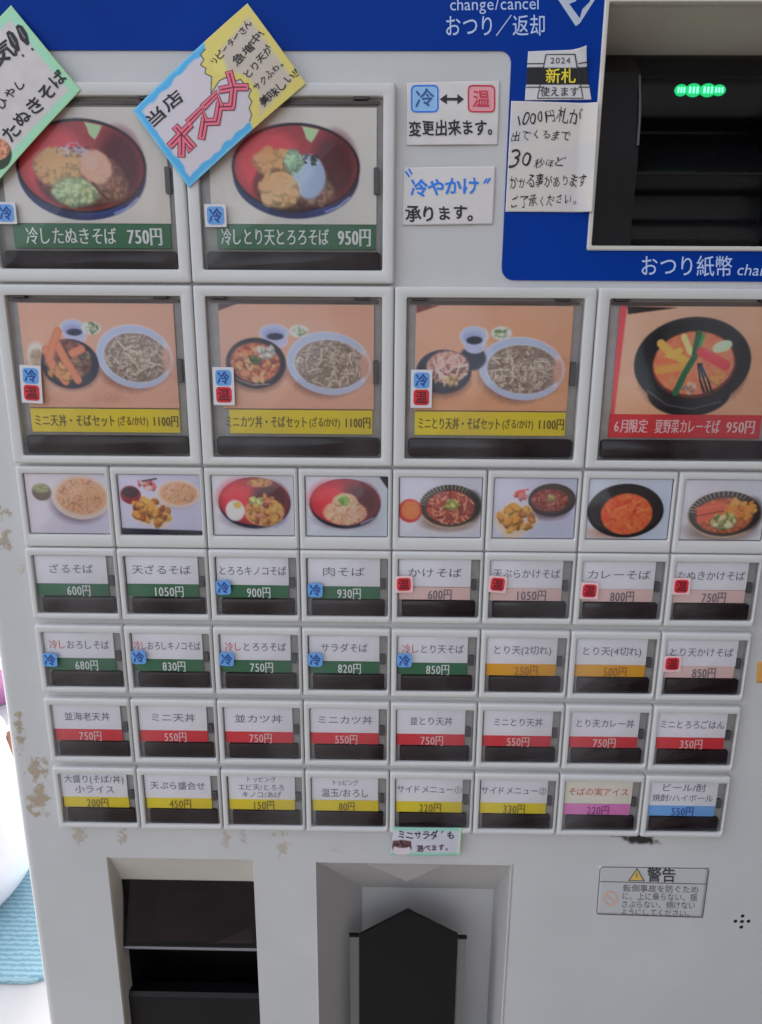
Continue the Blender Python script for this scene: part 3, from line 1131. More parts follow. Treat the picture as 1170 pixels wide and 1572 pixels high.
def big3(p):
    wood(p, (190, 142, 112), (172, 122, 84))
    p.poly([(940, 460), (966, 460), (960, 640), (930, 640)], (176, 22, 30), 1.5)
    p.poly([(966, 466), (1045, 468), (968, 478)], (44, 26, 24), 2)
    p.ell(1073, 560, 84, 66, (96, 56, 40), 10, a=.6)
    p.ell(1073, 592, 64, 37, (30, 20, 22), 2)
    p.ell(1073, 548, 89, 67, (36, 26, 28), 1.8)
    p.ell(1073, 545, 80, 58, (26, 18, 20), 3)
    p.ell(1076, 552, 64, 50, (90, 30, 20), 2)
    p.ell(1075, 549, 61, 47, (196, 104, 48), 3, tex=28, ts=7)
    p.line([(1022, 520), (1040, 535), (1062, 545)], 12, (196, 150, 22)); p.line([(1034, 540), (1052, 530)], 9, (210, 166, 30))
    p.line([(1022, 560), (1046, 556), (1066, 552)], 11, (200, 136, 20)); p.line([(1018, 548), (1034, 544)], 7, (204, 96, 30))
    p.line([(1056, 510), (1068, 532)], 9, (206, 190, 110))
    p.line([(1078, 505), (1075, 540), (1062, 566), (1052, 594)], 10, (20, 84, 50)); p.line([(1086, 508), (1080, 530)], 5, (44, 124, 60))
    p.line([(1084, 532), (1104, 542), (1124, 552)], 14, (176, 22, 40)); p.line([(1090, 530), (1110, 538)], 3, (214, 70, 76))
    p.ell(1116, 524, 15, 8, (168, 184, 140), 2, rot=-.3); p.ell(1116, 521, 12, 5, (196, 206, 172), 2, rot=-.3)
    for k, dx in enumerate((0, 6, 12)):
        p.line([(1082 + dx * .4, 550), (1088 + dx, 574), (1096 + dx, 592)], 3.4, (30, 22, 30)); p.line([(1084 + dx * .4, 552), (1090 + dx, 574)], 1, (150, 140, 150))
    p.scatter(1074, 586, 12, 8, 12, 3, [(196, 150, 120), (160, 110, 80)], seed=41)
    p.scatter(1114, 568, 14, 8, 10, 4, [(206, 140, 30), (190, 100, 34)], seed=42)
    p.line([(1008, 590), (1040, 612), (1080, 618), (1124, 606)], 1.5, (96, 84, 90))


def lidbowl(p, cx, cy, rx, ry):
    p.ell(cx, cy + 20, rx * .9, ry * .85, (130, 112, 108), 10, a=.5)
    p.ell(cx, cy + 12, rx * .99, ry * 1.0, (36, 38, 82), 1.6)
    p.ell(cx + 16, cy + 13, rx * .78, ry * .92, (52, 60, 122), 8, a=.5)
    p.ell(cx, cy, rx * 1.005, ry * 1.01, (28, 14, 26), 1.4)
    p.ell(cx, cy + .5, rx * .965, ry * .96, (140, 18, 34), 1.4)
    p.ell(cx - rx * .42, cy - ry * .12, rx * .52, ry * .75, (182, 30, 48), 16, a=.75)
    p.ell(cx + rx * .6, cy, rx * .36, ry * .8, (84, 16, 26), 14, a=.75)
    p.poly([(cx + rx * .10, cy - ry * .94), (cx + rx * .38, cy - ry * .86), (cx + rx * .31, cy - ry * .68), (cx + rx * .25, cy - ry * .56), (cx + rx * .17, cy - ry * .66), (cx + rx * .14, cy - ry * .82)], (146, 172, 124), 2)
    p.line([(cx + rx * .46, cy + ry * 1.02), (cx + rx * .66, cy + ry * .9), (cx + rx * .84, cy + ry * .68)], 2, (130, 150, 200))


def heap(p, cx, cy, rx, ry, n, size, base, seed, rot=0):
    """fried lumps piled up: dark gaps, rounded lumps, lit crumbs"""
    base = np.array(base, float)
    p.ell(cx, cy, rx * 1.02, ry * 1.02, base * .68, 5, rot=rot, tex=14, ts=4, seed=seed)
    p.scatter(cx, cy, rx * .9, ry * .88, n, size, [base, base * .94, base * 1.08, base * np.array([1.03, .94, .82]), base * .86], el=1.3, rot=rot, seed=seed, a=.8)
    p.scatter(cx, cy, rx * .92, ry * .9, n * 2, size * .4, [base * 1.16, base * .86, base * 1.08], el=1.5, rot=rot, seed=seed + 1, a=.5)
    p.ell(cx - rx * .2, cy - ry * .3, rx * .55, ry * .5, base * 1.2, rx * .5, rot=rot, a=.3)


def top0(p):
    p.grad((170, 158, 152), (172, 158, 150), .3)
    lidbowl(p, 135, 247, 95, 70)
    p.ell(135, 266, 66, 46, (70, 26, 26), 8, a=.9)
    p.ell(135, 264, 62, 42, (112, 62, 48), 5, a=.95, tex=22, ts=4)
    heap(p, 168, 278, 36, 24, 26, 4.5, (150, 92, 62), 57)
    heap(p, 102, 248, 38, 30, 60, 4.4, (206, 156, 96), 50)
    heap(p, 124, 286, 35, 22, 46, 4.0, (164, 172, 126), 51)
    p.ell(158, 252, 24, 27, (120, 78, 62), 5, rot=-.4, a=.7)
    p.ell(156, 247, 22, 26, (196, 146, 120), 6, rot=-.4, tex=26, ts=5)
    p.ell(150, 240, 10, 12, (212, 170, 150), 7, rot=-.4, a=.7)
    p.noodles(122, 224, 26, 8, 24, 1.6, [(150, 140, 158), (176, 166, 176), (110, 90, 104)], seed=58, ln=12)
    p.line([(112, 222), (120, 213), (132, 212), (140, 222)], 2, (150, 140, 150), a=.7)
    p.line([(150, 272), (160, 286), (172, 298)], 3, (80, 34, 26), soft=2)


def top1(p):
    p.grad((160, 146, 138), (170, 160, 154), .4)
    lidbowl(p, 459, 249, 96, 66)
    p.ell(455, 276, 60, 42, (64, 22, 24), 8, a=.9)
    p.ell(455, 274, 56, 38, (96, 56, 46), 5, a=.95, tex=20, ts=4)
    heap(p, 492, 286, 26, 20, 20, 4, (150, 104, 82), 59)
    p.ell(479, 265, 26, 34, (110, 100, 116), 5, a=.7)
    p.ell(478, 262, 24, 32, (160, 176, 206), 6, tex=14, ts=6)
    p.ell(474, 254, 14, 18, (182, 196, 222), 8, a=.7)
    heap(p, 426, 240, 32, 19, 16, 9, (204, 148, 86), 52)
    heap(p, 434, 284, 30, 27, 24, 8, (212, 164, 108), 53)
    heap(p, 456, 240, 14, 19, 26, 3, (146, 172, 138), 54)
    p.scatter(486, 237, 17, 8, 26, 1.5, [(30, 34, 30), (70, 84, 70)], seed=55)


m_big_lamp = MB().slab(.0080, -.0852, .0930, -.0757, -.0007, -.0034, .0018, .0004).mesh('lamp_window', DARKWIN, smooth=40)
m_big_cover = MB().slab(BO[0] + .0006, -BO[3] + .0004, BO[1] - .0006, -BO[2] - .0022, -.0010, -.0042, .0012, .0006).mesh('clear_cover', COVER, smooth=40)
m_hinge = MB().slab(.006, -.0012, .013, .0000, -.0007, -.0040, .0003, .0002).mesh('hinge', mat('dark_hinge', (.04, .035, .035), .4))
m_hinge_bar = MB().slab(BO[0] + .002, -.0016, BO[1] - .002, 0, -.0007, -.0024, .0003, .0002).mesh('hinge_bar', mat('grey_hinge_bar', (.12, .09, .085), .4))
m_catch = MB().slab(.0896, -.048, .0922, -.036, -.0007, -.0036, .0006, .0003).mesh('cover_tab', mat('dark_grey_tab', (.09, .085, .09), .4))


def big_button(c, rowk, fn, box, caption, cols, label, H, pic, strip, lamp, captxt, ch, cx):
    x, z = X0 + c * P, ROW[rowk]
    root = obj('picture_button', big_bezel if rowk == 'big' else top_bezel, machine, (x, 0, z), label=label)
    p = Paint(*box, step=1.35)
    fn(p)
    p.dim, p.sat = .96, .78
    p.develop(c + 20, 1.22)
    p.sheet('dish_photo', rect_map(pic[0], pic[1], pic[2], pic[3], box, -.0018), root, PRINT)
    MB().slab(strip[0], -strip[3], strip[1], -strip[2], -.0012, -.0021, .0003, .0001).build('price_strip', STRIP[cols] if cols != 'deepred' else mat('deep_red_strip', ink(150, 28, 36), .45), root)
    T = Letters(c)
    yc = (strip[2] + strip[3]) / 2
    for s_, a_, b_, hh, hv in captxt:
        T.line(s_, (a_, yc), (b_, yc), hh, loc_map(-.0023), cx, heavy=hv)
    T.build(root)
    o = obj('lamp_window', m_big_lamp, root, (0, 0, lamp))
    obj('clear_cover', m_big_cover if rowk == 'big' else m_top_cover, root)
    obj('hinge_bar', m_hinge_bar, root, (0, 0, -BO[2] - .0014 - (.0006 if rowk == 'top' else 0)))
    for hx in (.0, .071):
        obj('hinge', m_hinge, root, (hx + .003, 0, -BO[2] - (.0006 if rowk == 'top' else .0)))
    obj('cover_tab', m_catch, root)
    return root


dz = TOPH - .0905
m_top_cover = MB().slab(TO[0] + .0006, -TO[3] + .0004, TO[1] - .0006, -TO[2] - .0022, -.0010, -.0042, .0012, .0006).mesh('clear_cover', COVER, smooth=40)
BP = (.0108, .0893, .0088, .0612)
BS = (.0112, .0890, .0618, .0740)
OL = STRIP_TXT['yellow']
INKO = mat('dark_olive_print', ink(70, 60, 16), .5)
set_cap = lambda nm: [(nm + '・そばセット', .0125, .0560, .0066, .012), ('(ざる/かけ)', .0565, .0725, .0054, .012), ('1100円', .0745, .0885, .0066, .02)]
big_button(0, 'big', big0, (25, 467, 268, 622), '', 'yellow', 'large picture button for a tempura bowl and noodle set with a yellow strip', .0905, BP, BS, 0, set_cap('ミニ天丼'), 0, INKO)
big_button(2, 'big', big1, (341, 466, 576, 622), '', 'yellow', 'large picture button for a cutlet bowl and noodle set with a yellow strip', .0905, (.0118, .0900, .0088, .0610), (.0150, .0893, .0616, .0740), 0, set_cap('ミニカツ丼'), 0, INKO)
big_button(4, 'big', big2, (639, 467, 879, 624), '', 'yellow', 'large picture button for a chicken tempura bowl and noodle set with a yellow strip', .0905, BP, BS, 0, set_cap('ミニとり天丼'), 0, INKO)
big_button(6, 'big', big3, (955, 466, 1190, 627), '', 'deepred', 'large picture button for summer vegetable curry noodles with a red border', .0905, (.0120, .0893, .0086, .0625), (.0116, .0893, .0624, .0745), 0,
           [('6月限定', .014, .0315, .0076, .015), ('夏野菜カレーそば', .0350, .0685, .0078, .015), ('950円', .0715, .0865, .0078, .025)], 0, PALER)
TP = (.0108, .0910, .0100, .0630 + dz)
TS = (.0130, .0905, .0632 + dz, .0745 + dz)
big_button(0, 'top', top0, (18, 160, 262, 334), '', 'green', 'large picture button for cold noodles in a red bowl priced 750 yen', TOPH, TP, TS, -dz + .0, [('冷したぬきそば', .0190, .0640, .0086, .012), ('750円', .0690, .0865, .0092, .03)], 0, PALE)
big_button(2, 'top', top1, (328, 160, 581, 336), '', 'green', 'large picture button for cold chicken tempura noodles priced 950 yen', TOPH, TP, TS, -dz + .0, [('冷しとり天とろろそば', .0150, .0680, .0084, .012), ('950円', .0720, .0885, .0092, .03)], 0, PALE)

# ------------------------------------------------------------------ bill unit
bu = empty('bill_unit', (0, 0, 0), machine)
x0, x1, z0, z1 = bill['x0'], bill['x1'], bill['z0'], bill['z1']
rim = MB()
rim.loft([rrect(x0 - .0022, z0 - .0022, x1 + .0022, z1 + .0022, .0012, 0, 3), rrect(x0 - .0022, z0 - .0022, x1 + .0022, z1 + .0022, .0012, -.0016, 3),
          rrect(x0 - .0016, z0 - .0016, x1 + .0016, z1 + .0016, .001, -.0022, 3), rrect(x0 - .0004, z0 - .0004, x1 + .0004, z1 + .0004, .0008, -.0022, 3),
          rrect(x0, z0, x1, z1, .0008, -.0016, 3), rrect(x0, z0, x1, z1, .0008, .004, 3)], last=False)
rim.build('rim', CREAM, bu, smooth=35)
dep = .042
zc = at(1050, 88, dep)[1]                     # where the sloped ceiling meets the black unit
fun = MB()
fun.loft([[(x0, .004, z0), (x1, .004, z0), (x1, .004, z1), (x0, .004, z1)],
          [(x0 + .002, dep, z0 + .001), (x1 - .002, dep, z0 + .001), (x1 - .002, dep, zc), (x0 + .002, dep, zc)]], last=False)
fun.build('ceiling', CREAM, bu)
ux0, ux1 = x0 + .0005, x1 - .0005
Z = lambda py, d: at(1060, py, d)[1]
# side profile of the black unit (depth, height), top to bottom, closed at the back
prof = [(dep - .001, zc + .001), (.036, Z(92, .036)), (.034, Z(116, .034)), (.030, Z(122, .030)), (.030, Z(178, .030)), (.034, Z(186, .034)), (.052, Z(196, .052)),
        (.052, Z(214, .052)), (.020, Z(262, .020)), (.0185, Z(267, .0185)), (.0200, Z(271, .02)), (.024, Z(294, .024)), (.030, Z(300, .03)), (.030, Z(338, .03)), (.024, Z(345, .024)), (.020, z0 + .0005), (.07, z0 + .0005), (.07, zc + .001)]
for _ in range(2):                            # cut the corners of the moulding twice, so that it rounds over
    q_ = [prof[0]]
    for (ya_, za_), (yb_, zb_) in zip(prof[:-2], prof[1:-1]):
        q_ += [(ya_ * .75 + yb_ * .25, za_ * .75 + zb_ * .25), (ya_ * .25 + yb_ * .75, za_ * .25 + zb_ * .75)]
    prof = q_ + [prof[-2], prof[-1]]
xa = at(972, 170, .03)[0]
MB().extrude_x(prof, xa, x1 - .012).build('bill_mouth', BLACK2, bu, smooth=50)
# cheeks beside the mouth
for (ca, cb) in ((ux0, xa), (x1 - .012, ux1)):
    pc = [(dep - .001, zc + .001), (.022, Z(110, .022)), (.016, Z(190, .016)), (.014, Z(270, .014)), (.016, Z(330, .016)), (.014, z0 + .0005), (.07, z0 + .0005), (.07, zc + .001)]
    MB().extrude_x(pc, ca, cb).build('cheek', BLACK, bu, smooth=25)
# pale bead, its colour standing for the highlight on the left cheek's inner edge
bead = MB()
xb = xa - .0006
rr = .0007
ringsb = []
for py, d in ((116, .0225), (150, .0185), (185, .0158), (205, .0156), (224, .0150)):
    zz = Z(py, d)
    ringsb.append([(xb + rr * math.cos(t), d - .0006 + rr * math.sin(t), zz) for t in [2 * math.pi * k / 8 for k in range(8)]])
bead.loft(ringsb, first=True).build('highlight_bead', mat('bead_highlight_grey', (.10, .09, .085), .3), bu, smooth=60)
# lit green arrows
GLED = mat('green_lamp_lit', (.02, .5, .2), .3, emit=(.005, .5, .13, .14))
GLED2 = mat('green_lamp_core', (.2, .8, .5), .3, emit=(.2, 1.0, .45, .36))
lm = MB()
yl = .030
for k, (pxc, wd) in enumerate(((1045, 15), (1064, 19), (1086, 19), (1103, 16))):
    xc, zl = at(pxc, 139, yl)
    sc = 1 / 2900.0
    hh = [8, 9, 9, 7.5][k] * sc
    ww = wd * sc * .62
    led = MB()
    def arrow(f, y):
        return [(xc + ww * f * math.cos(k_ * math.pi / 10), y, zl + hh * f * math.sin(k_ * math.pi / 10)) for k_ in range(20)]
    led.loft([arrow(1, yl - .0001), arrow(1, yl - .0007), arrow(.8, yl - .001)])
    led.build('indicator_lamp', GLED, bu)
    core = MB()
    for dx_ in (-.45, 0, .45):
        core.slab(xc + dx_ * ww - ww * .1, zl - hh * .45, xc + dx_ * ww + ww * .1, zl + hh * .45, yl - .001, yl - .0013, .0002, .0001)
    core.build('lamp_segment', GLED2, bu)

# ------------------------------------------------------------------ coin return (lower left opening)
cr = empty('change_outlet', (0, 0, 0), machine)
x0, x1, z0, z1 = coin['x0'], coin['x1'], coin['z0'], coin['z1']
d1 = .016
za = at(276, 1351, d1)[1]
MB().loft([[(x0, 0, z0), (x1, 0, z0), (x1, 0, z1), (x0, 0, z1)], [(x0 + .0006, .0015, z0), (x1 - .0006, .0015, z0), (x1 - .0006, .0015, z1 - .0008), (x0 + .0006, .0015, z1 - .0008)],
           [(x0 + .0014, d1, z0), (x1 - .0014, d1, z0), (x1 - .0014, d1, za), (x0 + .0014, d1, za)]], last=False).build('sloped_surround', CREAM, cr)
zf = at(276, 1448, .012)[1]
fl = MB()
fl.extrude_x([(.0195, za + .001), (.0185, za + .001), (.0085, zf), (.0095, zf - .0012), (.0105, zf - .0012)], x0 + .0010, x1 - .0010)
flap = fl.build('smoked_flap', clear_mat('smoked_clear_flap', (.34, .30, .36), .03, 1.49, .8, .006), cr)
chx0, chx1 = at(240, 1400, .02)[0], at(318, 1400, .02)[0]
MB().slab(chx0, at(276, 1449, .02)[1], chx1, at(276, 1372, .02)[1], .05, .022, .002, .001).build('reflection_block', mat('maroon_reflection', (.16, .035, .03), .3, noise=.4, nscale=30), cr, smooth=40)  # added block, its maroon imitating a reflection in the flap
MB().prism([(at(330, 1448, .018)[0], at(330, 1448, .018)[1]), (at(388, 1448, .018)[0], at(388, 1448, .018)[1]), (at(388, 1420, .018)[0], at(388, 1420, .018)[1])], .03, .018).build('reflection_wedge', mat('pale_reflection', (.34, .24, .22), .4), cr)  # added wedge, coloured like the pale reflection at the flap's corner
MB().extrude_x([(.0082, zf + .0006), (.0076, zf - .0004), (.0080, zf - .0014), (.0100, zf - .0014), (.0100, zf + .0002)], x0 + .001, x1 - .001).build('flap_edge', mat('pale_flap_edge', (.16, .145, .15), .2), cr)
MB().loft([[(x0 + .0012, .0155, z0 + .0002), (x1 - .0012, .0155, z0 + .0002), (x1 - .0012, .0155, za), (x0 + .0012, .0155, za)],
           [(x0 + .006, .055, z0 + .0002), (x1 - .006, .055, z0 + .0002), (x1 - .006, .055, za - .02), (x0 + .006, .055, za - .02)]], last=True).build('inner_tray', mat('dark_tray', (.010, .009, .009), .5), cr)
MB().extrude_x([(.009, z0 + .072), (.0105, z0 + .075), (.02, z0 + .073), (.02, z0), (.009, z0)], x0 + .001, x1 - .001).build('tray_lip', BLACK, cr)

# ------------------------------------------------------------------ ticket outlet (lower middle opening)
to = empty('ticket_outlet', (0, 0, 0), machine)
x0, x1, z0, z1 = tick['x0'], tick['x1'], tick['z0'], tick['z1']
D = .046
zi = at(640, 1363, D)[1]
xi0, xi1 = at(556, 1370, D)[0], at(758, 1370, D)[0]
sur = MB()
sur.loft([[(x0, 0, z0), (x1, 0, z0), (x1, 0, z1), (x0, 0, z1)],
          [(x0 + .0012, -.0004, z0), (x1 - .0012, -.0004, z0), (x1 - .0012, -.0004, z1 - .0012), (x0 + .0012, -.0004, z1 - .0012)],
          [(x0 + .0020, .001, z0), (x1 - .0020, .001, z0), (x1 - .0020, .001, z1 - .002), (x0 + .0020, .001, z1 - .002)],
          [(xi0, D, z0), (xi1, D, z0), (xi1, D, zi), (xi0, D, zi)]], last=True)
SUR = mat('grey_cream_plastic', (.54, .52, .51), .45, noise=.1, nscale=14)
sur.build('surround', [SUR], to)
# the folded notch in the slope above the hood
A, B_, C_ = (at(556, 1327, .002)), (at(694, 1327, .002)), (at(625, 1350, .018))
MB().loft([[(A[0], .0035, A[1]), (C_[0], .0195, C_[1]), (B_[0], .0035, B_[1])], [(A[0] + .004, .0025, A[1] - .0004), (C_[0], .0155, C_[1] + .0006), (B_[0] - .004, .0025, B_[1] - .0004)]]).build('notch', SUR, to)
hd = .016
pt = lambda x_, y_: at(x_, y_, hd)
ap, sl, sr = pt(626, 1398), pt(552, 1436), pt(703, 1436)
hood = MB()
hood.prism([(sl[0], z0 + .001), (sr[0], z0 + .001), (sr[0], sr[1]), ap, (sl[0], sl[1])], hd + .0022, hd)
hood.build('ticket_hood', mat('dark_green_grey_hood', (.004, .007, .006), .3, noise=.3, nscale=14, spec=.25), to)
for sx, xe in ((pt(536, 1437)[0], sl[0] - .0002), (sr[0] + .0002, pt(717, 1437)[0])):
    MB().box(sx + .0004, hd + .0008, z0 + .001, xe - .0004, hd + .0016, sl[1] - .0012).build('hood_side', mat('grey_translucent_side', (.16, .16, .155), .35), to)
    MB().box(sx, hd - .0002, sl[1] - .0014, xe, hd + .002, sl[1] + .0002).build('hood_cap', BLACK, to)

# ------------------------------------------------------------------ speaker holes
sp = empty('speaker_grille', (0, 0, 0), machine)
for (hx, hy) in ((1140, 1406), (1129, 1414), (1139, 1414.5), (1149, 1414), (1138, 1423)):
    X, Zc = at(hx, hy)
    hb = MB()
    rg = lambda r_, y_: [(X + r_ * math.cos(2 * math.pi * k / 12), y_, Zc + r_ * math.sin(2 * math.pi * k / 12)) for k in range(12)]
    hb.loft([rg(.00150, -.0001), rg(.00135, -.0002), rg(.00125, -.0001)], 1, last=False)
    hb.loft([rg(.00126, -.00012), rg(.0008, -.00012)], 0)
    hb.build('speaker_hole', [VOID, WHITE], sp)


PRINT_GAIN = 1.65                             # from here on nothing lies under an acrylic cover
# ------------------------------------------------------------------ dirt and tape residue on the panel
def residue(x0, y0, x1, y1, colr, seed, dens=.55, ts=7, blobs=None, step=1.3):
    p = Paint(x0, y0, x1, y1, step=step, bgc=tuple(np.array(colr) * 1.0 + np.array((10, 2, -8))))
    n = vnoise(p.X, p.Y, ts, seed) * .6 + vnoise(p.X, p.Y, ts / 2.6, seed + 3) * .4
    n2 = vnoise(p.X, p.Y, 2.2, seed + 5)
    edge = np.zeros(p.X.shape)
    for (cx, cy, rx, ry) in blobs or [((x0 + x1) / 2, (y0 + y1) / 2, (x1 - x0) / 2, (y1 - y0) / 2)]:
        edge = np.maximum(edge, np.clip(1.15 - p.edist(cx, cy, rx, ry), 0, 1))
    A = np.clip((n + edge * .55 - (1.05 - dens * .55)) * 4.2, 0, 1) * np.clip(edge * 4, 0, 1) * (.55 + .45 * n2)
    p.C[..., 3] = A * (.68 if y0 < 1200 and x0 < 90 else .42)
    p.C[..., :3] += ((n2 - .5) * 34)[..., None]
    p.sheet('tape_residue', on_plane(-.00015), machine, DECAL, thick=0)


residue(-6, 770, 26, 852, (142, 134, 122), 3, .55, 8, [(4, 790, 20, 14), (6, 830, 18, 20)])
residue(18, 1085, 42, 1160, (140, 130, 112), 5, .5, 6)
residue(34, 1162, 84, 1262, (142, 128, 110), 7, .62, 9, [(56, 1180, 20, 20), (60, 1225, 22, 32)])
residue(98, 1262, 140, 1300, (150, 138, 122), 9, .40, 6)
residue(160, 1262, 202, 1302, (146, 134, 118), 12, .42, 6, [(190, 1285, 12, 20)])
residue(338, 1270, 356, 1304, (152, 138, 122), 14, .45, 5)
residue(362, 1272, 385, 1300, (148, 140, 130), 15, .32, 5)
residue(400, 1266, 460, 1320, (152, 140, 128), 17, .36, 7, [(430, 1280, 22, 14), (434, 1305, 18, 16)])
residue(500, 1296, 534, 1314, (178, 170, 158), 19, .35, 5)
residue(18, 855, 46, 885, (170, 168, 160), 21, .25, 6)
p = Paint(925, 1272, 1060, 1310, step=1.0, bgc=(40, 37, 36))
d_ = p.edist(982, 1289, 38, 10, .12)
n_ = vnoise(p.X, p.Y, 4, 2)
A_ = np.clip((1.05 - d_) * 2.2 - n_ * .9, 0, 1)
A_ = np.maximum(A_, np.clip((1.0 - p.edist(988, 1291, 46, 6, .16)) * 1.6 - n_ * .8, 0, 1) * .8)
A_ = np.maximum(A_, np.clip((1.0 - p.edist(945, 1283, 18, 4)) * 1.8 - vnoise(p.X, p.Y, 3, 8) * 1.1, 0, 1) * .6)
p.over(np.clip((p.X - 1000) / 12, 0, 1) * .9, (128, 84, 62))
p.C[..., 3] = A_ * .92
p.sheet('scorch_mark', on_plane(-.00015), machine, DECAL, thick=0)

# ------------------------------------------------------------------ stickers and handwritten notes: each its own thing
BLK = MARK
PRINT_GAIN = 1.65                             # from here on nothing lies under an acrylic cover
CBLUE = mat('blue_marker', ink(20, 100, 190), .5)
CRED = mat('red_marker', ink(170, 40, 60), .5)
COOLB = (110, 160, 205)
HOTR = (176, 40, 48)


def quad_map(c4, y, bulge=0.0, curl=None):
    """unit square (s, t; t downwards) onto four photograph pixels TL TR BR BL at world depth y"""
    W = [np.array(at(px, py, y)) for px, py in c4]
    def f(s_, t_):
        q = W[0] * (1 - s_) * (1 - t_) + W[1] * s_ * (1 - t_) + W[2] * s_ * t_ + W[3] * (1 - s_) * t_
        yy = y - bulge * (math.sin(math.pi * min(max(s_, 0), 1)) * .7 + .3 * math.sin(math.pi * min(max(t_, 0), 1)))
        if curl:
            yy -= curl(s_, t_)
        return (q[0], yy, q[1])
    return f


def px_in(c4, y, mapf_q, lift=.00022):
    """photograph pixels onto the curved sheet, just above it"""
    def f(a_, b_):
        x, z = at(a_, b_, y)
        # invert the bilinear map by a few Newton steps, to read the sheet's relief there
        s_, t_ = .5, .5
        for _ in range(6):
            q = mapf_q(s_, t_); e0, e1 = x - q[0], z - q[2]
            qs, qt = mapf_q(s_ + .01, t_), mapf_q(s_, t_ + .01)
            J = ((qs[0] - q[0]) / .01, (qt[0] - q[0]) / .01, (qs[2] - q[2]) / .01, (qt[2] - q[2]) / .01)
            det = J[0] * J[3] - J[1] * J[2]
            s_ += (e0 * J[3] - e1 * J[1]) / det; t_ += (J[0] * e1 - J[2] * e0) / det
        return (x, mapf_q(s_, t_)[1] - lift, z)
    return f


def note(name, c4, y, label, cat, paint=None, res=(40, 30), bulge=.0006, curl=None, bgc=(170, 166, 170), group=None, mt=None):
    """paint(p) works in photograph pixels: p.X, p.Y hold the pixel of each point of the sheet"""
    cx = sum(at(*q, y)[0] for q in c4) / 4; cz = min(at(*q, y)[1] for q in c4)
    root = empty(name, (cx, y, cz), None, label=label, category=cat, group=group)
    p = Paint(0, 0, 1, 1, step=1, bgc=bgc)
    p.nx, p.ny = res
    S, T = np.meshgrid(np.linspace(0, 1, res[0]), np.linspace(0, 1, res[1]))
    c = [np.array(q, float) for q in c4]
    XY = [c[0][k] * (1 - S) * (1 - T) + c[1][k] * S * (1 - T) + c[2][k] * S * T + c[3][k] * (1 - S) * T for k in (0, 1)]
    p.X, p.Y = XY
    p.C = np.empty((res[1], res[0], 4)); p.C[..., :3] = bgc; p.C[..., 3] = 1
    p.S, p.T = S, T
    if paint:
        paint(p)
    qm = quad_map(c4, y, bulge, curl)
    p.X, p.Y = S, T
    def loc(s_, t_):
        q = qm(s_, t_)
        return (q[0] - cx, q[1] - y, q[2] - cz)
    p.sheet('paper', loc, root, mt or PAPER, thick=.0002)
    pm = px_in(c4, y, qm)
    def lmap(a_, b_):
        q = pm(a_, b_)
        return (q[0] - cx, q[1] - y, q[2] - cz)
    return root, lmap


YB = -.0054                                   # in front of the button bezels
# -- diamond note at the far left
def paint_d1(p):
    n = vnoise(p.X, p.Y, 14, 3)
    p.C[..., :3] += ((n - .5) * 8)[..., None]
    e_ = np.minimum(np.minimum(p.T, 1 - p.T) * 168, np.minimum(p.S, 1 - p.S) * 240)
    p.over((16 - e_) / 4, (138, 186, 158)); p.over(np.clip((5 - e_) / 4, 0, 1) * .6, (150, 184, 130))
    p.ell(0, 236, 22, 24, (50, 60, 50), 1.6); p.ell(-1, 228, 20, 17, (176, 120, 96), 2, tex=30, ts=4)
c4 = [(-142, 187), (17, 8), (124, 138), (-36, 318)]
r_, mp = note('handwritten_note', c4, YB, 'tilted note with a pale green border and black brush lettering, at the upper left corner', 'note', paint_d1, (180, 120), .0022, bgc=(176, 170, 168))
T = Letters(21)
T.line('人気', (-42, 120), (22, 72), 34, mp, BLK, off=.022, jit=.08, wob=.02)
for ox, oy in ((0, 0), (14, -10)):
    T.fill([(11 + ox, 52 + oy), (15 + ox, 48 + oy), (22 + ox, 51 + oy), (29 + ox, 62 + oy), (33 + ox, 78 + oy), (29 + ox, 81 + oy), (19 + ox, 72 + oy)][::-1], mp, BLK)
    T.stroke([(37 + ox, 86 + oy), (38 + ox, 87.5 + oy)], 3, mp, BLK)
    T.stroke([(17 + ox, 55 + oy), (26 + ox, 70 + oy)], 1.4, mp, mat('grey_gap', ink(120, 116, 116), .5), lift=.0001)
T.line('ひやし', (-2, 166), (42, 126), 20, mp, BLK, off=.016, jit=.1, wob=.02)
T.line('たぬきそば', (10, 214), (100, 112), 27, mp, BLK, off=.02, jit=.08, wob=.02)
T.build(r_)

# -- the second diamond note with the pink outlined lettering
def paint_d2(p):
    n = vnoise(p.X, p.Y, 12, 6)
    e_ = np.minimum(np.minimum(p.T, 1 - p.T) * 150, np.minimum(p.S, 1 - p.S) * 240)
    p.over((13 + (n - .5) * 7 - e_) / 3, (70, 146, 190)); p.over(((3.5 + n * 3 - e_) / 3) * .6, (110, 170, 196))
    yl = [(316, 62), (380, 5), (471, 129), (392, 200), (386, 186), (389, 176), (385, 166), (389, 156), (384, 148), (388, 138), (378, 130), (372, 122), (360, 126), (350, 119), (340, 124),
          (327, 144), (328, 118), (318, 113), (319, 105), (311, 100), (316, 92), (311, 84), (318, 76)]
    p.poly(yl, (186, 172, 96), 1.4)
    p.ell(352, 95, 24, 22, (190, 178, 104), 6)
    p.poly([(340, 78), (382, 26), (450, 122), (402, 176), (400, 140), (380, 116), (352, 108)], (168, 158, 146), 7)
    p.line(yl[4:] , 1.5, (60, 54, 40), soft=1)
c4 = [(204, 170), (380, 5), (470, 128), (290, 288)]
r_, mp = note('handwritten_note', c4, YB - .0006, 'tilted note with a blue border, a yellow cloud and large pink outlined lettering', 'note', paint_d2, (240, 150), .0026, bgc=(174, 168, 174))
T = Letters(22)
T.line('当店', (226, 191), (280, 145), 26, mp, BLK, off=.02, jit=.06, wob=.015)
PINK = mat('pink_marker', ink(200, 92, 112), .5)
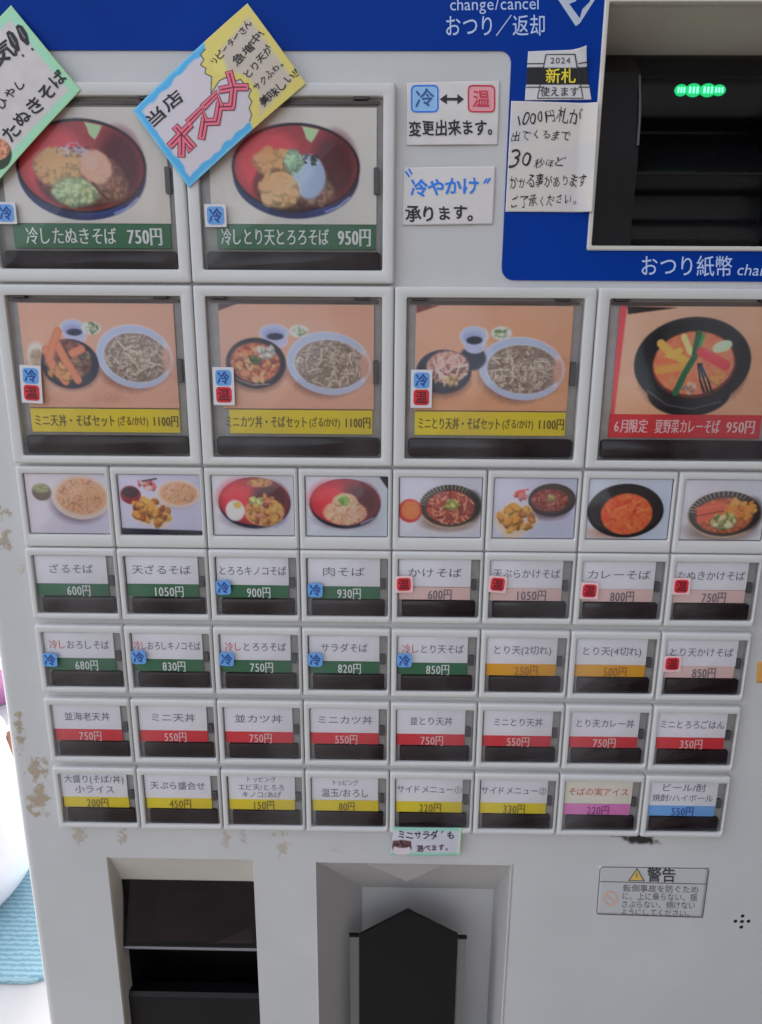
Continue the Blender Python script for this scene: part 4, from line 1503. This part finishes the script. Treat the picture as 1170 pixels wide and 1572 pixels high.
DRED = mat('dark_red_marker', ink(96, 24, 42), .5)
ex = np.array([.71, -.70]); ey = np.array([.66, .75])
strokes = {
    'オ': [[(.0, .30), (1.0, .30)], [(.58, 0), (.58, 1.0), (.42, .92)], [(.55, .34), (.05, .85)]],
    'ス': [[(.08, .10), (.86, .10), (.62, .55), (.02, .98)], [(.52, .58), (.98, .98)]],
    'メ': [[(.82, .0), (.55, .55), (.05, .98)], [(.15, .25), (.62, .55), (.95, .85)]]}
for ch, (ox, oy), sz in (('オ', (256, 214), 40), ('ス', (289, 187), 34), ('ス', (312, 164), 34), ('メ', (332, 137), 38)):
    for st in strokes[ch]:
        q = [np.array((ox, oy)) + ex * u_ * sz + ey * v_ * sz for u_, v_ in st]
        T.stroke(q, 12.5, mp, DRED, lift=0)
    for st in strokes[ch]:
        q = [np.array((ox, oy)) + ex * u_ * sz + ey * v_ * sz for u_, v_ in st]
        T.stroke(q, 9.6, mp, PINK, lift=.00005)
    for st in strokes[ch]:
        q = [np.array((ox, oy)) + ex * u_ * sz + ey * v_ * sz for u_, v_ in st]
        T.stroke(q, 2.0, mp, DRED, lift=.0001)
for s_, a_, b_, h in (('リピーターさん', (327, 101), (385, 34), 13), ('急増中!', (362, 100), (402, 50), 15), ('とり天が', (377, 121), (416, 72), 14),
                      ('サクふわ。', (391, 139), (438, 92), 13), ('美味しい!!', (402, 162), (456, 110), 15)):
    T.line(s_, a_, b_, h, mp, BLK, off=.012, jit=.12, wob=.025)
T.build(r_)

# -- cold <-> hot note
c4 = [(625, 127), (767, 124), (764, 222), (624, 223)]
def paint_n3(p):
    p.C[..., :3] += ((vnoise(p.X, p.Y, 20, 3) - .5) * 8)[..., None]
    for cx, cc_ in ((652, (136, 182, 222)), (739, (206, 140, 148))):
        p.poly([(cx - 19, 133), (cx + 19, 133), (cx + 19, 171), (cx - 19, 171)], cc_, 4, .8)
r_, mp = note('handwritten_note', c4, -.0006, 'white note with a blue and a red boxed character joined by a double arrow', 'note', paint_n3, (90, 62), .0008, bgc=(178, 174, 172))
T = Letters(23)
def boxed(cx, cy, h, m_, ch, m2):
    q = []
    for ax, ay, a0 in ((cx + h - 6, cy - h + 6, 0), (cx - h + 6, cy - h + 6, 90), (cx - h + 6, cy + h - 6, 180), (cx + h - 6, cy + h - 6, 270)):
        for k in range(4):
            t = math.radians(a0 + 30 * k)
            q.append((ax + 6 * math.cos(t), ay - 6 * math.sin(t)))
    T.stroke(q, 2.6, mp, m_, closed=True)
    T.line(ch, (cx - 14, cy), (cx + 14, cy), 28, mp, m2, off=.012, jit=.05, wob=.02)
boxed(652, 152, 20, CBLUE, '冷', mat('navy_marker', ink(30, 60, 120), .5)); boxed(739, 152, 20, CRED, '温', CRED)
T.stroke([(682, 153), (706, 153)], 4.2, mp, BLK)
T.fill([(675, 153), (686, 145), (686, 161)], mp, BLK); T.fill([(712, 153), (702, 161), (702, 145)], mp, BLK)
T.line('変更出来ます。', (627, 198), (768, 196), 25, mp, BLK, off=.020, jit=.06, wob=.018)
T.build(r_)

# -- cold kake note
c4 = [(620, 257), (761, 255), (757, 344), (618, 346)]
r_, mp = note('handwritten_note', c4, -.0006, 'white note with blue handwriting between quotation marks over a black line', 'note', None, (50, 34), .0008, bgc=(178, 174, 172))
T = Letters(24)
T.line('冷やかけ', (630, 288), (736, 287), 27, mp, CBLUE, off=.026, jit=.07, wob=.02)
for q in ([(623, 264), (628, 271)], [(628, 260), (632, 267)], [(743, 281), (747, 275)], [(748, 281), (752, 274)]):
    T.stroke(q, 2.8, mp, CBLUE)
T.line('承ります。', (622, 329), (742, 326), 25, mp, BLK, off=.020, jit=.06, wob=.02)
T.build(r_)

# -- 2024 new-note sticker
c4 = [(811, 79), (896, 76), (908, 153), (806, 154)]
def paint_s(p):
    p.poly([(800, 103), (920, 103), (920, 130), (800, 130)], (26, 26, 30), 1.2)
    p.poly([(838, 84), (882, 84), (894, 150), (826, 150)], (172, 170, 172), 1.2)
    p.poly([(834, 104), (887, 104), (892, 130), (829, 130)], (26, 26, 30), 1.2)
cu = lambda s_, t_: .006 * max(0, (s_ - .72 - .45 * t_) / .28) ** 2 if s_ > .72 + .45 * t_ else 0
r_, mp = note('new_banknote_sticker', c4, fy - .0003, 'small black and white sticker with yellow characters and a peeling corner', 'sticker', paint_s, (90, 62), .0003, cu, bgc=(172, 170, 172))
T = Letters(25)
YEL = mat('yellow_print', ink(206, 178, 40), .5)
T.line('2024', (844, 93), (876, 93), 13, mp, BLK)
T.line('新札', (837, 117), (884, 117), 24, mp, YEL, off=.014)
T.line('使えます', (829, 141), (889, 141), 16, mp, BLK, off=.006)
T.stroke([(838, 84), (882, 84), (895, 151), (825, 151)], 2, mp, BLK, closed=True)
for yy in (98, 134):
    T.stroke([(808, yy), (835, yy)], 1.5, mp, BLK); T.stroke([(888, yy), (904, yy)], 1.5, mp, BLK)
T.build(r_)

# -- 1000 yen note
c4 = [(785, 155), (917, 159), (907, 326), (776, 325)]
cu = lambda s_, t_: .003 * max(0, (s_ - .80) / .2) ** 1.5 if s_ > .8 else 0
r_, mp = note('handwritten_note', c4, fy - .0004, 'tall cream note in thin black handwriting stuck on the blue fascia beside the bill slot', 'note',
              lambda p: p.over(np.clip((vnoise(p.X, p.Y, 40, 9) - .4) * 1.0, 0, .3), (156, 156, 166)), (70, 80), .0006, cu, bgc=(174, 168, 162))
T = Letters(26)
for s_, a_, b_, h, of in (('1000円札が', (791, 184), (893, 177), 25, .002), ('出てくるまで', (784, 209), (876, 207), 16, .002), ('30', (781, 247), (818, 245), 36, .0),
                          ('秒ほど', (820, 250), (868, 249), 15, 0), ('かかる事があります', (782, 279), (900, 277), 21, .002), ('ご了承ください。', (784, 310), (892, 306), 20, .002)):
    T.line(s_, a_, b_, h, mp, BLK, off=of, jit=.14, wob=.035, shear=.12)
T.build(r_)

# -- salad note
c4 = [(604, 1270), (709, 1271), (706, 1313), (600, 1312)]
def paint_sa(p):
    p.C[..., :3] += ((vnoise(p.X, p.Y, 12, 3) - .5) * 10)[..., None]
    e_ = np.minimum(p.T, 1 - p.T) * 42
    p.over((6 - e_) / 4, (116, 168, 148)); p.over(np.clip((p.S - .93) * 14, 0, 1) * .8, (160, 190, 150))
    p.ell(617, 1300, 15, 11, (60, 40, 44), 1.2); p.ell(617, 1304, 13.5, 9.5, (178, 164, 168), 1.2); p.poly([(603, 1290), (631, 1290), (631, 1297), (603, 1297)], (84, 56, 58), 1.5)
    p.ell(617, 1295, 14, 6, (70, 44, 46), 1.5, tex=36, ts=3)
r_, mp = note('handwritten_note', c4, -.0048, 'tiny pale green note with a drawn bowl, just above the ticket outlet', 'note', paint_sa, (100, 44), .0006, bgc=(166, 164, 172))
T = Letters(27)
T.line('ミニサラダ゛も', (610, 1281), (698, 1281), 13, mp, BLK, off=.016, jit=.08, wob=.02)
T.line('選べます。', (639, 1301), (694, 1300), 11, mp, mat('maroon_marker', ink(60, 24, 40), .5), off=.014, jit=.08, wob=.02)
T.build(r_)

# -- warning sticker
c4 = [(920, 1329), (1089, 1332), (1079, 1409), (915, 1404)]
r_, mp = note('warning_sticker', c4, -.0001, 'white warning sticker with a thin outline, a yellow triangle and four lines of small print', 'sticker', None, (30, 16), 0, bgc=(155, 154, 154))
T = Letters(28)
GR = mat('grey_print', ink(84, 82, 86), .5)
T.stroke([(925, 1330.5), (1086, 1333), (1088, 1337), (1079, 1405), (1076, 1408), (919, 1403), (916, 1399), (921, 1334)], 1.3, mp, GR, closed=True)
T.stroke([(921, 1353), (1084, 1357)], 1.1, mp, GR)
T.line('警告', (993, 1342), (1038, 1343), 24, mp, mat('black_print', ink(50, 48, 52), .5), off=.014)
T.fill([(964, 1352), (990, 1352.5), (978, 1332)], mp, GR, lift=0); T.fill([(967, 1350.5), (987, 1351), (977.7, 1335)], mp, mat('amber_print', ink(180, 150, 70), .5), lift=.00004)
T.stroke([(977.5, 1340), (977.5, 1346)], 1.8, mp, GR, lift=.00008)
ORG = mat('faded_orange_print', ink(176, 140, 122), .5)
T.stroke([(937 + 10 * math.cos(k * .393), 1379 + 10 * math.sin(k * .393)) for k in range(16)], 2.2, mp, ORG, closed=True)
T.stroke([(930, 1373), (944, 1386)], 2.2, mp, ORG)
for k, s_ in enumerate(('転倒事故を防ぐため', 'に、上に乗らない、揺', 'さぶらない、傾けない', 'ようにしてください。')):
    T.line(s_, (956 - k * 1.4, 1363 + k * 12.2), (1073 - k * 2.6, 1365.5 + k * 12.2), 12.2, mp, GR)
T.build(r_)

# -- sliver of an orange label at the right edge
r_, mp = note('orange_label', [(1163, 1016), (1200, 1017), (1198, 1050), (1161, 1048)], -.0002, 'orange label at the right edge of the photo, level with the orange price strips', 'label', None, (8, 8), 0, bgc=(176, 128, 66))

# -- cold / hot stickers
COLD = mat('cold_sticker_blue', ink(84, 132, 184), .5, noise=.08)
HOT = mat('hot_sticker_red', ink(178, 34, 46), .5, noise=.08)
TABW = mat('sticker_white', ink(176, 172, 176), .5)
TABP = mat('sticker_pale_pink', ink(190, 160, 162), .5)
NAVY = mat('navy_marker', ink(30, 60, 120), .5)
DKR = mat('deep_red_print', ink(84, 8, 20), .5)


def mark(cx, cy, kinds, label, backing, rot=0.0, hw=13, yy=YB + .0003, group=None):
    """a paper sticker with one or two coloured squares (cold above hot)"""
    n = len(kinds)
    X, Zc = at(cx, cy, yy)
    k = P / 140.0
    sc = k * 1.0
    root = empty('temperature_sticker', (X, yy, Zc), None, label=label, category='sticker', group=group)
    root.rotation_euler = (0, rot, 0)
    H = hw * n
    if backing:
        MB().slab(-hw * sc - 3.2 * sc, -H * sc - 3.0 * sc, hw * sc + 3.2 * sc, H * sc + 3.0 * sc, .0001, -.0001, .0004, .00005).build('backing_paper', TABW if backing == 'w' else TABP, root)
    T = Letters(int(cx))
    for i, kd in enumerate(kinds):
        zc = (H - hw - 2 * hw * i) * sc
        q = hw * .93 * sc if n > 1 else hw * sc
        MB().slab(-q, zc - q, q, zc + q, -.0001, -.00025, .0017, .00005).build('colour_patch', COLD if kd == '冷' else HOT, root)
        T.line(kd, (-q * .8, -zc), (q * .8, -zc), q * 1.7, lambda a_, b_: (a_, -.00035, -b_), NAVY if kd == '冷' else DKR, off=.026 if kd == '冷' else .02)
    T.build(root)


G1, G2 = 'blue cold stickers on the buttons', 'red hot stickers on the buttons'
mark(9, 327, '冷', 'blue cold sticker half outside the left edge beside the 750 yen red bowl button', 'w', hw=11, group=G1)
mark(331, 331, '冷', 'blue cold sticker on white paper at the corner of the 950 yen green strip', 'w', hw=11.5, group=G1)
mark(48, 590, '冷温', 'paired blue and red sticker on the leftmost noodle set button', 'w', rot=.05, hw=12, group='paired cold and hot stickers')
mark(343.5, 593, '冷温', 'paired blue and red sticker on the second noodle set button, over the cutlet bowl', 'w', rot=.01, hw=12, group='paired cold and hot stickers')
mark(647, 597, '冷温', 'paired blue and red sticker on the third noodle set button, over the chicken bowl', 'w', rot=0, hw=12, group='paired cold and hot stickers')
EN = {(1, 2): 'mushroom and yam noodle', (1, 3): 'meat noodle', (1, 4): 'plain hot noodle', (1, 5): 'hot tempura noodle', (1, 6): 'curry noodle', (1, 7): 'hot tanuki noodle',
      (2, 0): 'leftmost grated radish noodle', (2, 1): 'radish and mushroom noodle', (2, 2): 'grated yam noodle', (2, 3): 'salad noodle', (2, 4): 'cold chicken tempura noodle', (2, 7): 'hot chicken tempura noodle'}
for (cx, cy, kd, rr_, cc_) in ((343, 902, '冷', 1, 2), (484, 906, '冷', 1, 3), (620, 897, '温', 1, 4), (764, 897, '温', 1, 5), (905, 907, '温', 1, 6), (1046, 900, '温', 1, 7),
                               (77, 1013, '冷', 2, 0), (213, 1009, '冷', 2, 1), (348, 1012, '冷', 2, 2), (484, 1013, '冷', 2, 3), (621, 1014, '冷', 2, 4), (1032, 1019, '温', 2, 7)):
    rg = random.Random(cx)
    price = rows[rr_][cc_][1]
    mark(cx, cy, kd, ('blue cold' if kd == '冷' else 'red hot') + ' sticker on the %s button priced %s' % (EN[(rr_, cc_)], price.replace('円', ' yen')), '' if kd == '冷' else 'p',
         rot=rg.uniform(-.07, .07), hw=11.5 if kd == '冷' else 10.5, group=G1 if kd == '冷' else G2)

# ------------------------------------------------------------------ surroundings: ground, and what stands behind the machine at the left
g = MB()
g.v += [(-60, -60, 0), (60, -60, 0), (60, 0.47, 0), (-60, 0.47, 0)]
g.f.append((0, 1, 2, 3)); g.m.append(0)
g.build('pavement', mat('darkened_pavement', (.05, .046, .042), .85, noise=.35, nscale=8, bump=.4, bscale=120), None, kind='structure')  # unseen ground in front, coloured dark to weaken reflections in the covers
g = MB()
g.v += [(-60, .47, 0), (60, .47, 0), (60, 60, 0), (-60, 60, 0)]
g.f.append((0, 1, 2, 3)); g.m.append(0)
g.build('pale_floor', mat('pale_floor', (.46, .45, .44), .7, noise=.12, nscale=6), None, kind='structure')

wl = MB()  # unseen wall, added to darken the panel towards the right
wl.box(.42, -2.6, 0, .62, .46, 3.2)
wl.build('shade_wall', mat('shade_wall_brown', (.06, .052, .047), .9, noise=.3, nscale=12, bump=.5, bscale=90), None,
         label='added unseen wall just right of the ticket machine, blocking light from that side', category='wall')

# blue wave-patterned mat
mx, my = on_floor(40, 1440)
a1, a2 = on_floor(60, 1512), on_floor(30, 1290)
wm = bpy.data.materials.new('blue_wave_mat'); wm.use_nodes = True
t = wm.node_tree; bs = t.nodes['Principled BSDF']; bs.inputs['Roughness'].default_value = .8
tc = t.nodes.new('ShaderNodeTexCoord')
wv = t.nodes.new('ShaderNodeTexWave'); wv.wave_type = 'BANDS'; wv.bands_direction = 'Y'
wv.inputs['Scale'].default_value = 26; wv.inputs['Distortion'].default_value = 2.5; wv.inputs['Detail'].default_value = 1; wv.inputs['Detail Scale'].default_value = 4
t.links.new(tc.outputs['Object'], wv.inputs['Vector'])
rp = t.nodes.new('ShaderNodeValToRGB')
rp.color_ramp.elements[0].position = .3; rp.color_ramp.elements[0].color = (.14, .28, .35, 1)
rp.color_ramp.elements[1].position = .65; rp.color_ramp.elements[1].color = (.26, .40, .45, 1)
t.links.new(wv.outputs['Fac'], rp.inputs[0]); t.links.new(rp.outputs[0], bs.inputs['Base Color'])
ym0, ym1 = a1[1], a2[1] + .25
xr = a1[0] + .03
mb = MB()
def mat_ring(i, z):
    return [(x_, y_, z) for x_, _, y_ in rrect(xr - .9 + i, ym0 + i, xr - i, ym1 - i, .06, 0, 6)]
mb.loft([mat_ring(0, 0.001), mat_ring(0, .008), mat_ring(.004, .012)])
mo = mb.build('door_mat', wm, None)
mo['label'] = 'light blue wave patterned mat on the ground at the lower left, behind the machine'; mo['category'] = 'mat'

# white rounded tub standing on the mat
bxp, byp = on_floor(-40, 1450, .012)
tub = empty('plastic_tub', (bxp - .125, byp + .13, .012), None, label='white rounded plastic tub standing on the blue mat at the left edge', category='tub')
pr = [(.05, 0), (.11, .002), (.145, .015), (.172, .05), (.182, .09), (.180, .16), (.168, .26), (.154, .34), (.150, .36), (.156, .365), (.156, .377), (.146, .383), (.140, .37)]
MB().lathe([(r_, z_) for r_, z_ in pr], 0, 0, 48).build('tub_body', mat('white_polythene', (.46, .46, .52), .35, noise=.05), tub, smooth=50)
MB().lathe([(.139, .352), (.125, .372), (.09, .388), (.04, .395)], 0, 0, 48).build('tub_contents', mat('pink_purple_cloth', (.40, .26, .40), .8, noise=.5, nscale=20), tub)
pot = MB()
pot.lathe([(.05, 0), (.062, .004), (.080, .10), (.086, .13), (.088, .14), (.080, .142), (.074, .128)], 0, 0, 28)
pot.build('flower_pot', mat('pink_purple_glaze', (.40, .15, .34), .4, noise=.4, nscale=12), None, smooth=50, loc=(-1.315, 1.86, 0),
          label='pink and purple pot on the pale floor, far behind the white tub', category='pot')
# brown post leaning behind it
qx, qy = on_floor(34, 1318)
post = MB()
qx, qy = on_floor(35, 1330)
qt = at(4, 1120, qy)
pts = [Vector((qx, qy, 0)), Vector((qt[0], qy, qt[1]))]
ax = (pts[1] - pts[0]).normalized(); u_ = ax.cross(Vector((0, 1, 0))).normalized(); v_ = ax.cross(u_)
post.loft([[tuple(q + u_ * .018 * math.cos(k * math.pi / 5) + v_ * .018 * math.sin(k * math.pi / 5)) for k in range(10)] for q in pts], first=True)
po = post.build('wooden_post', mat('red_brown_wood', (.22, .07, .035), .5, noise=.4, nscale=30), None, smooth=50)
po['label'] = 'thin reddish brown wooden post leaning behind the white tub'; po['category'] = 'post'
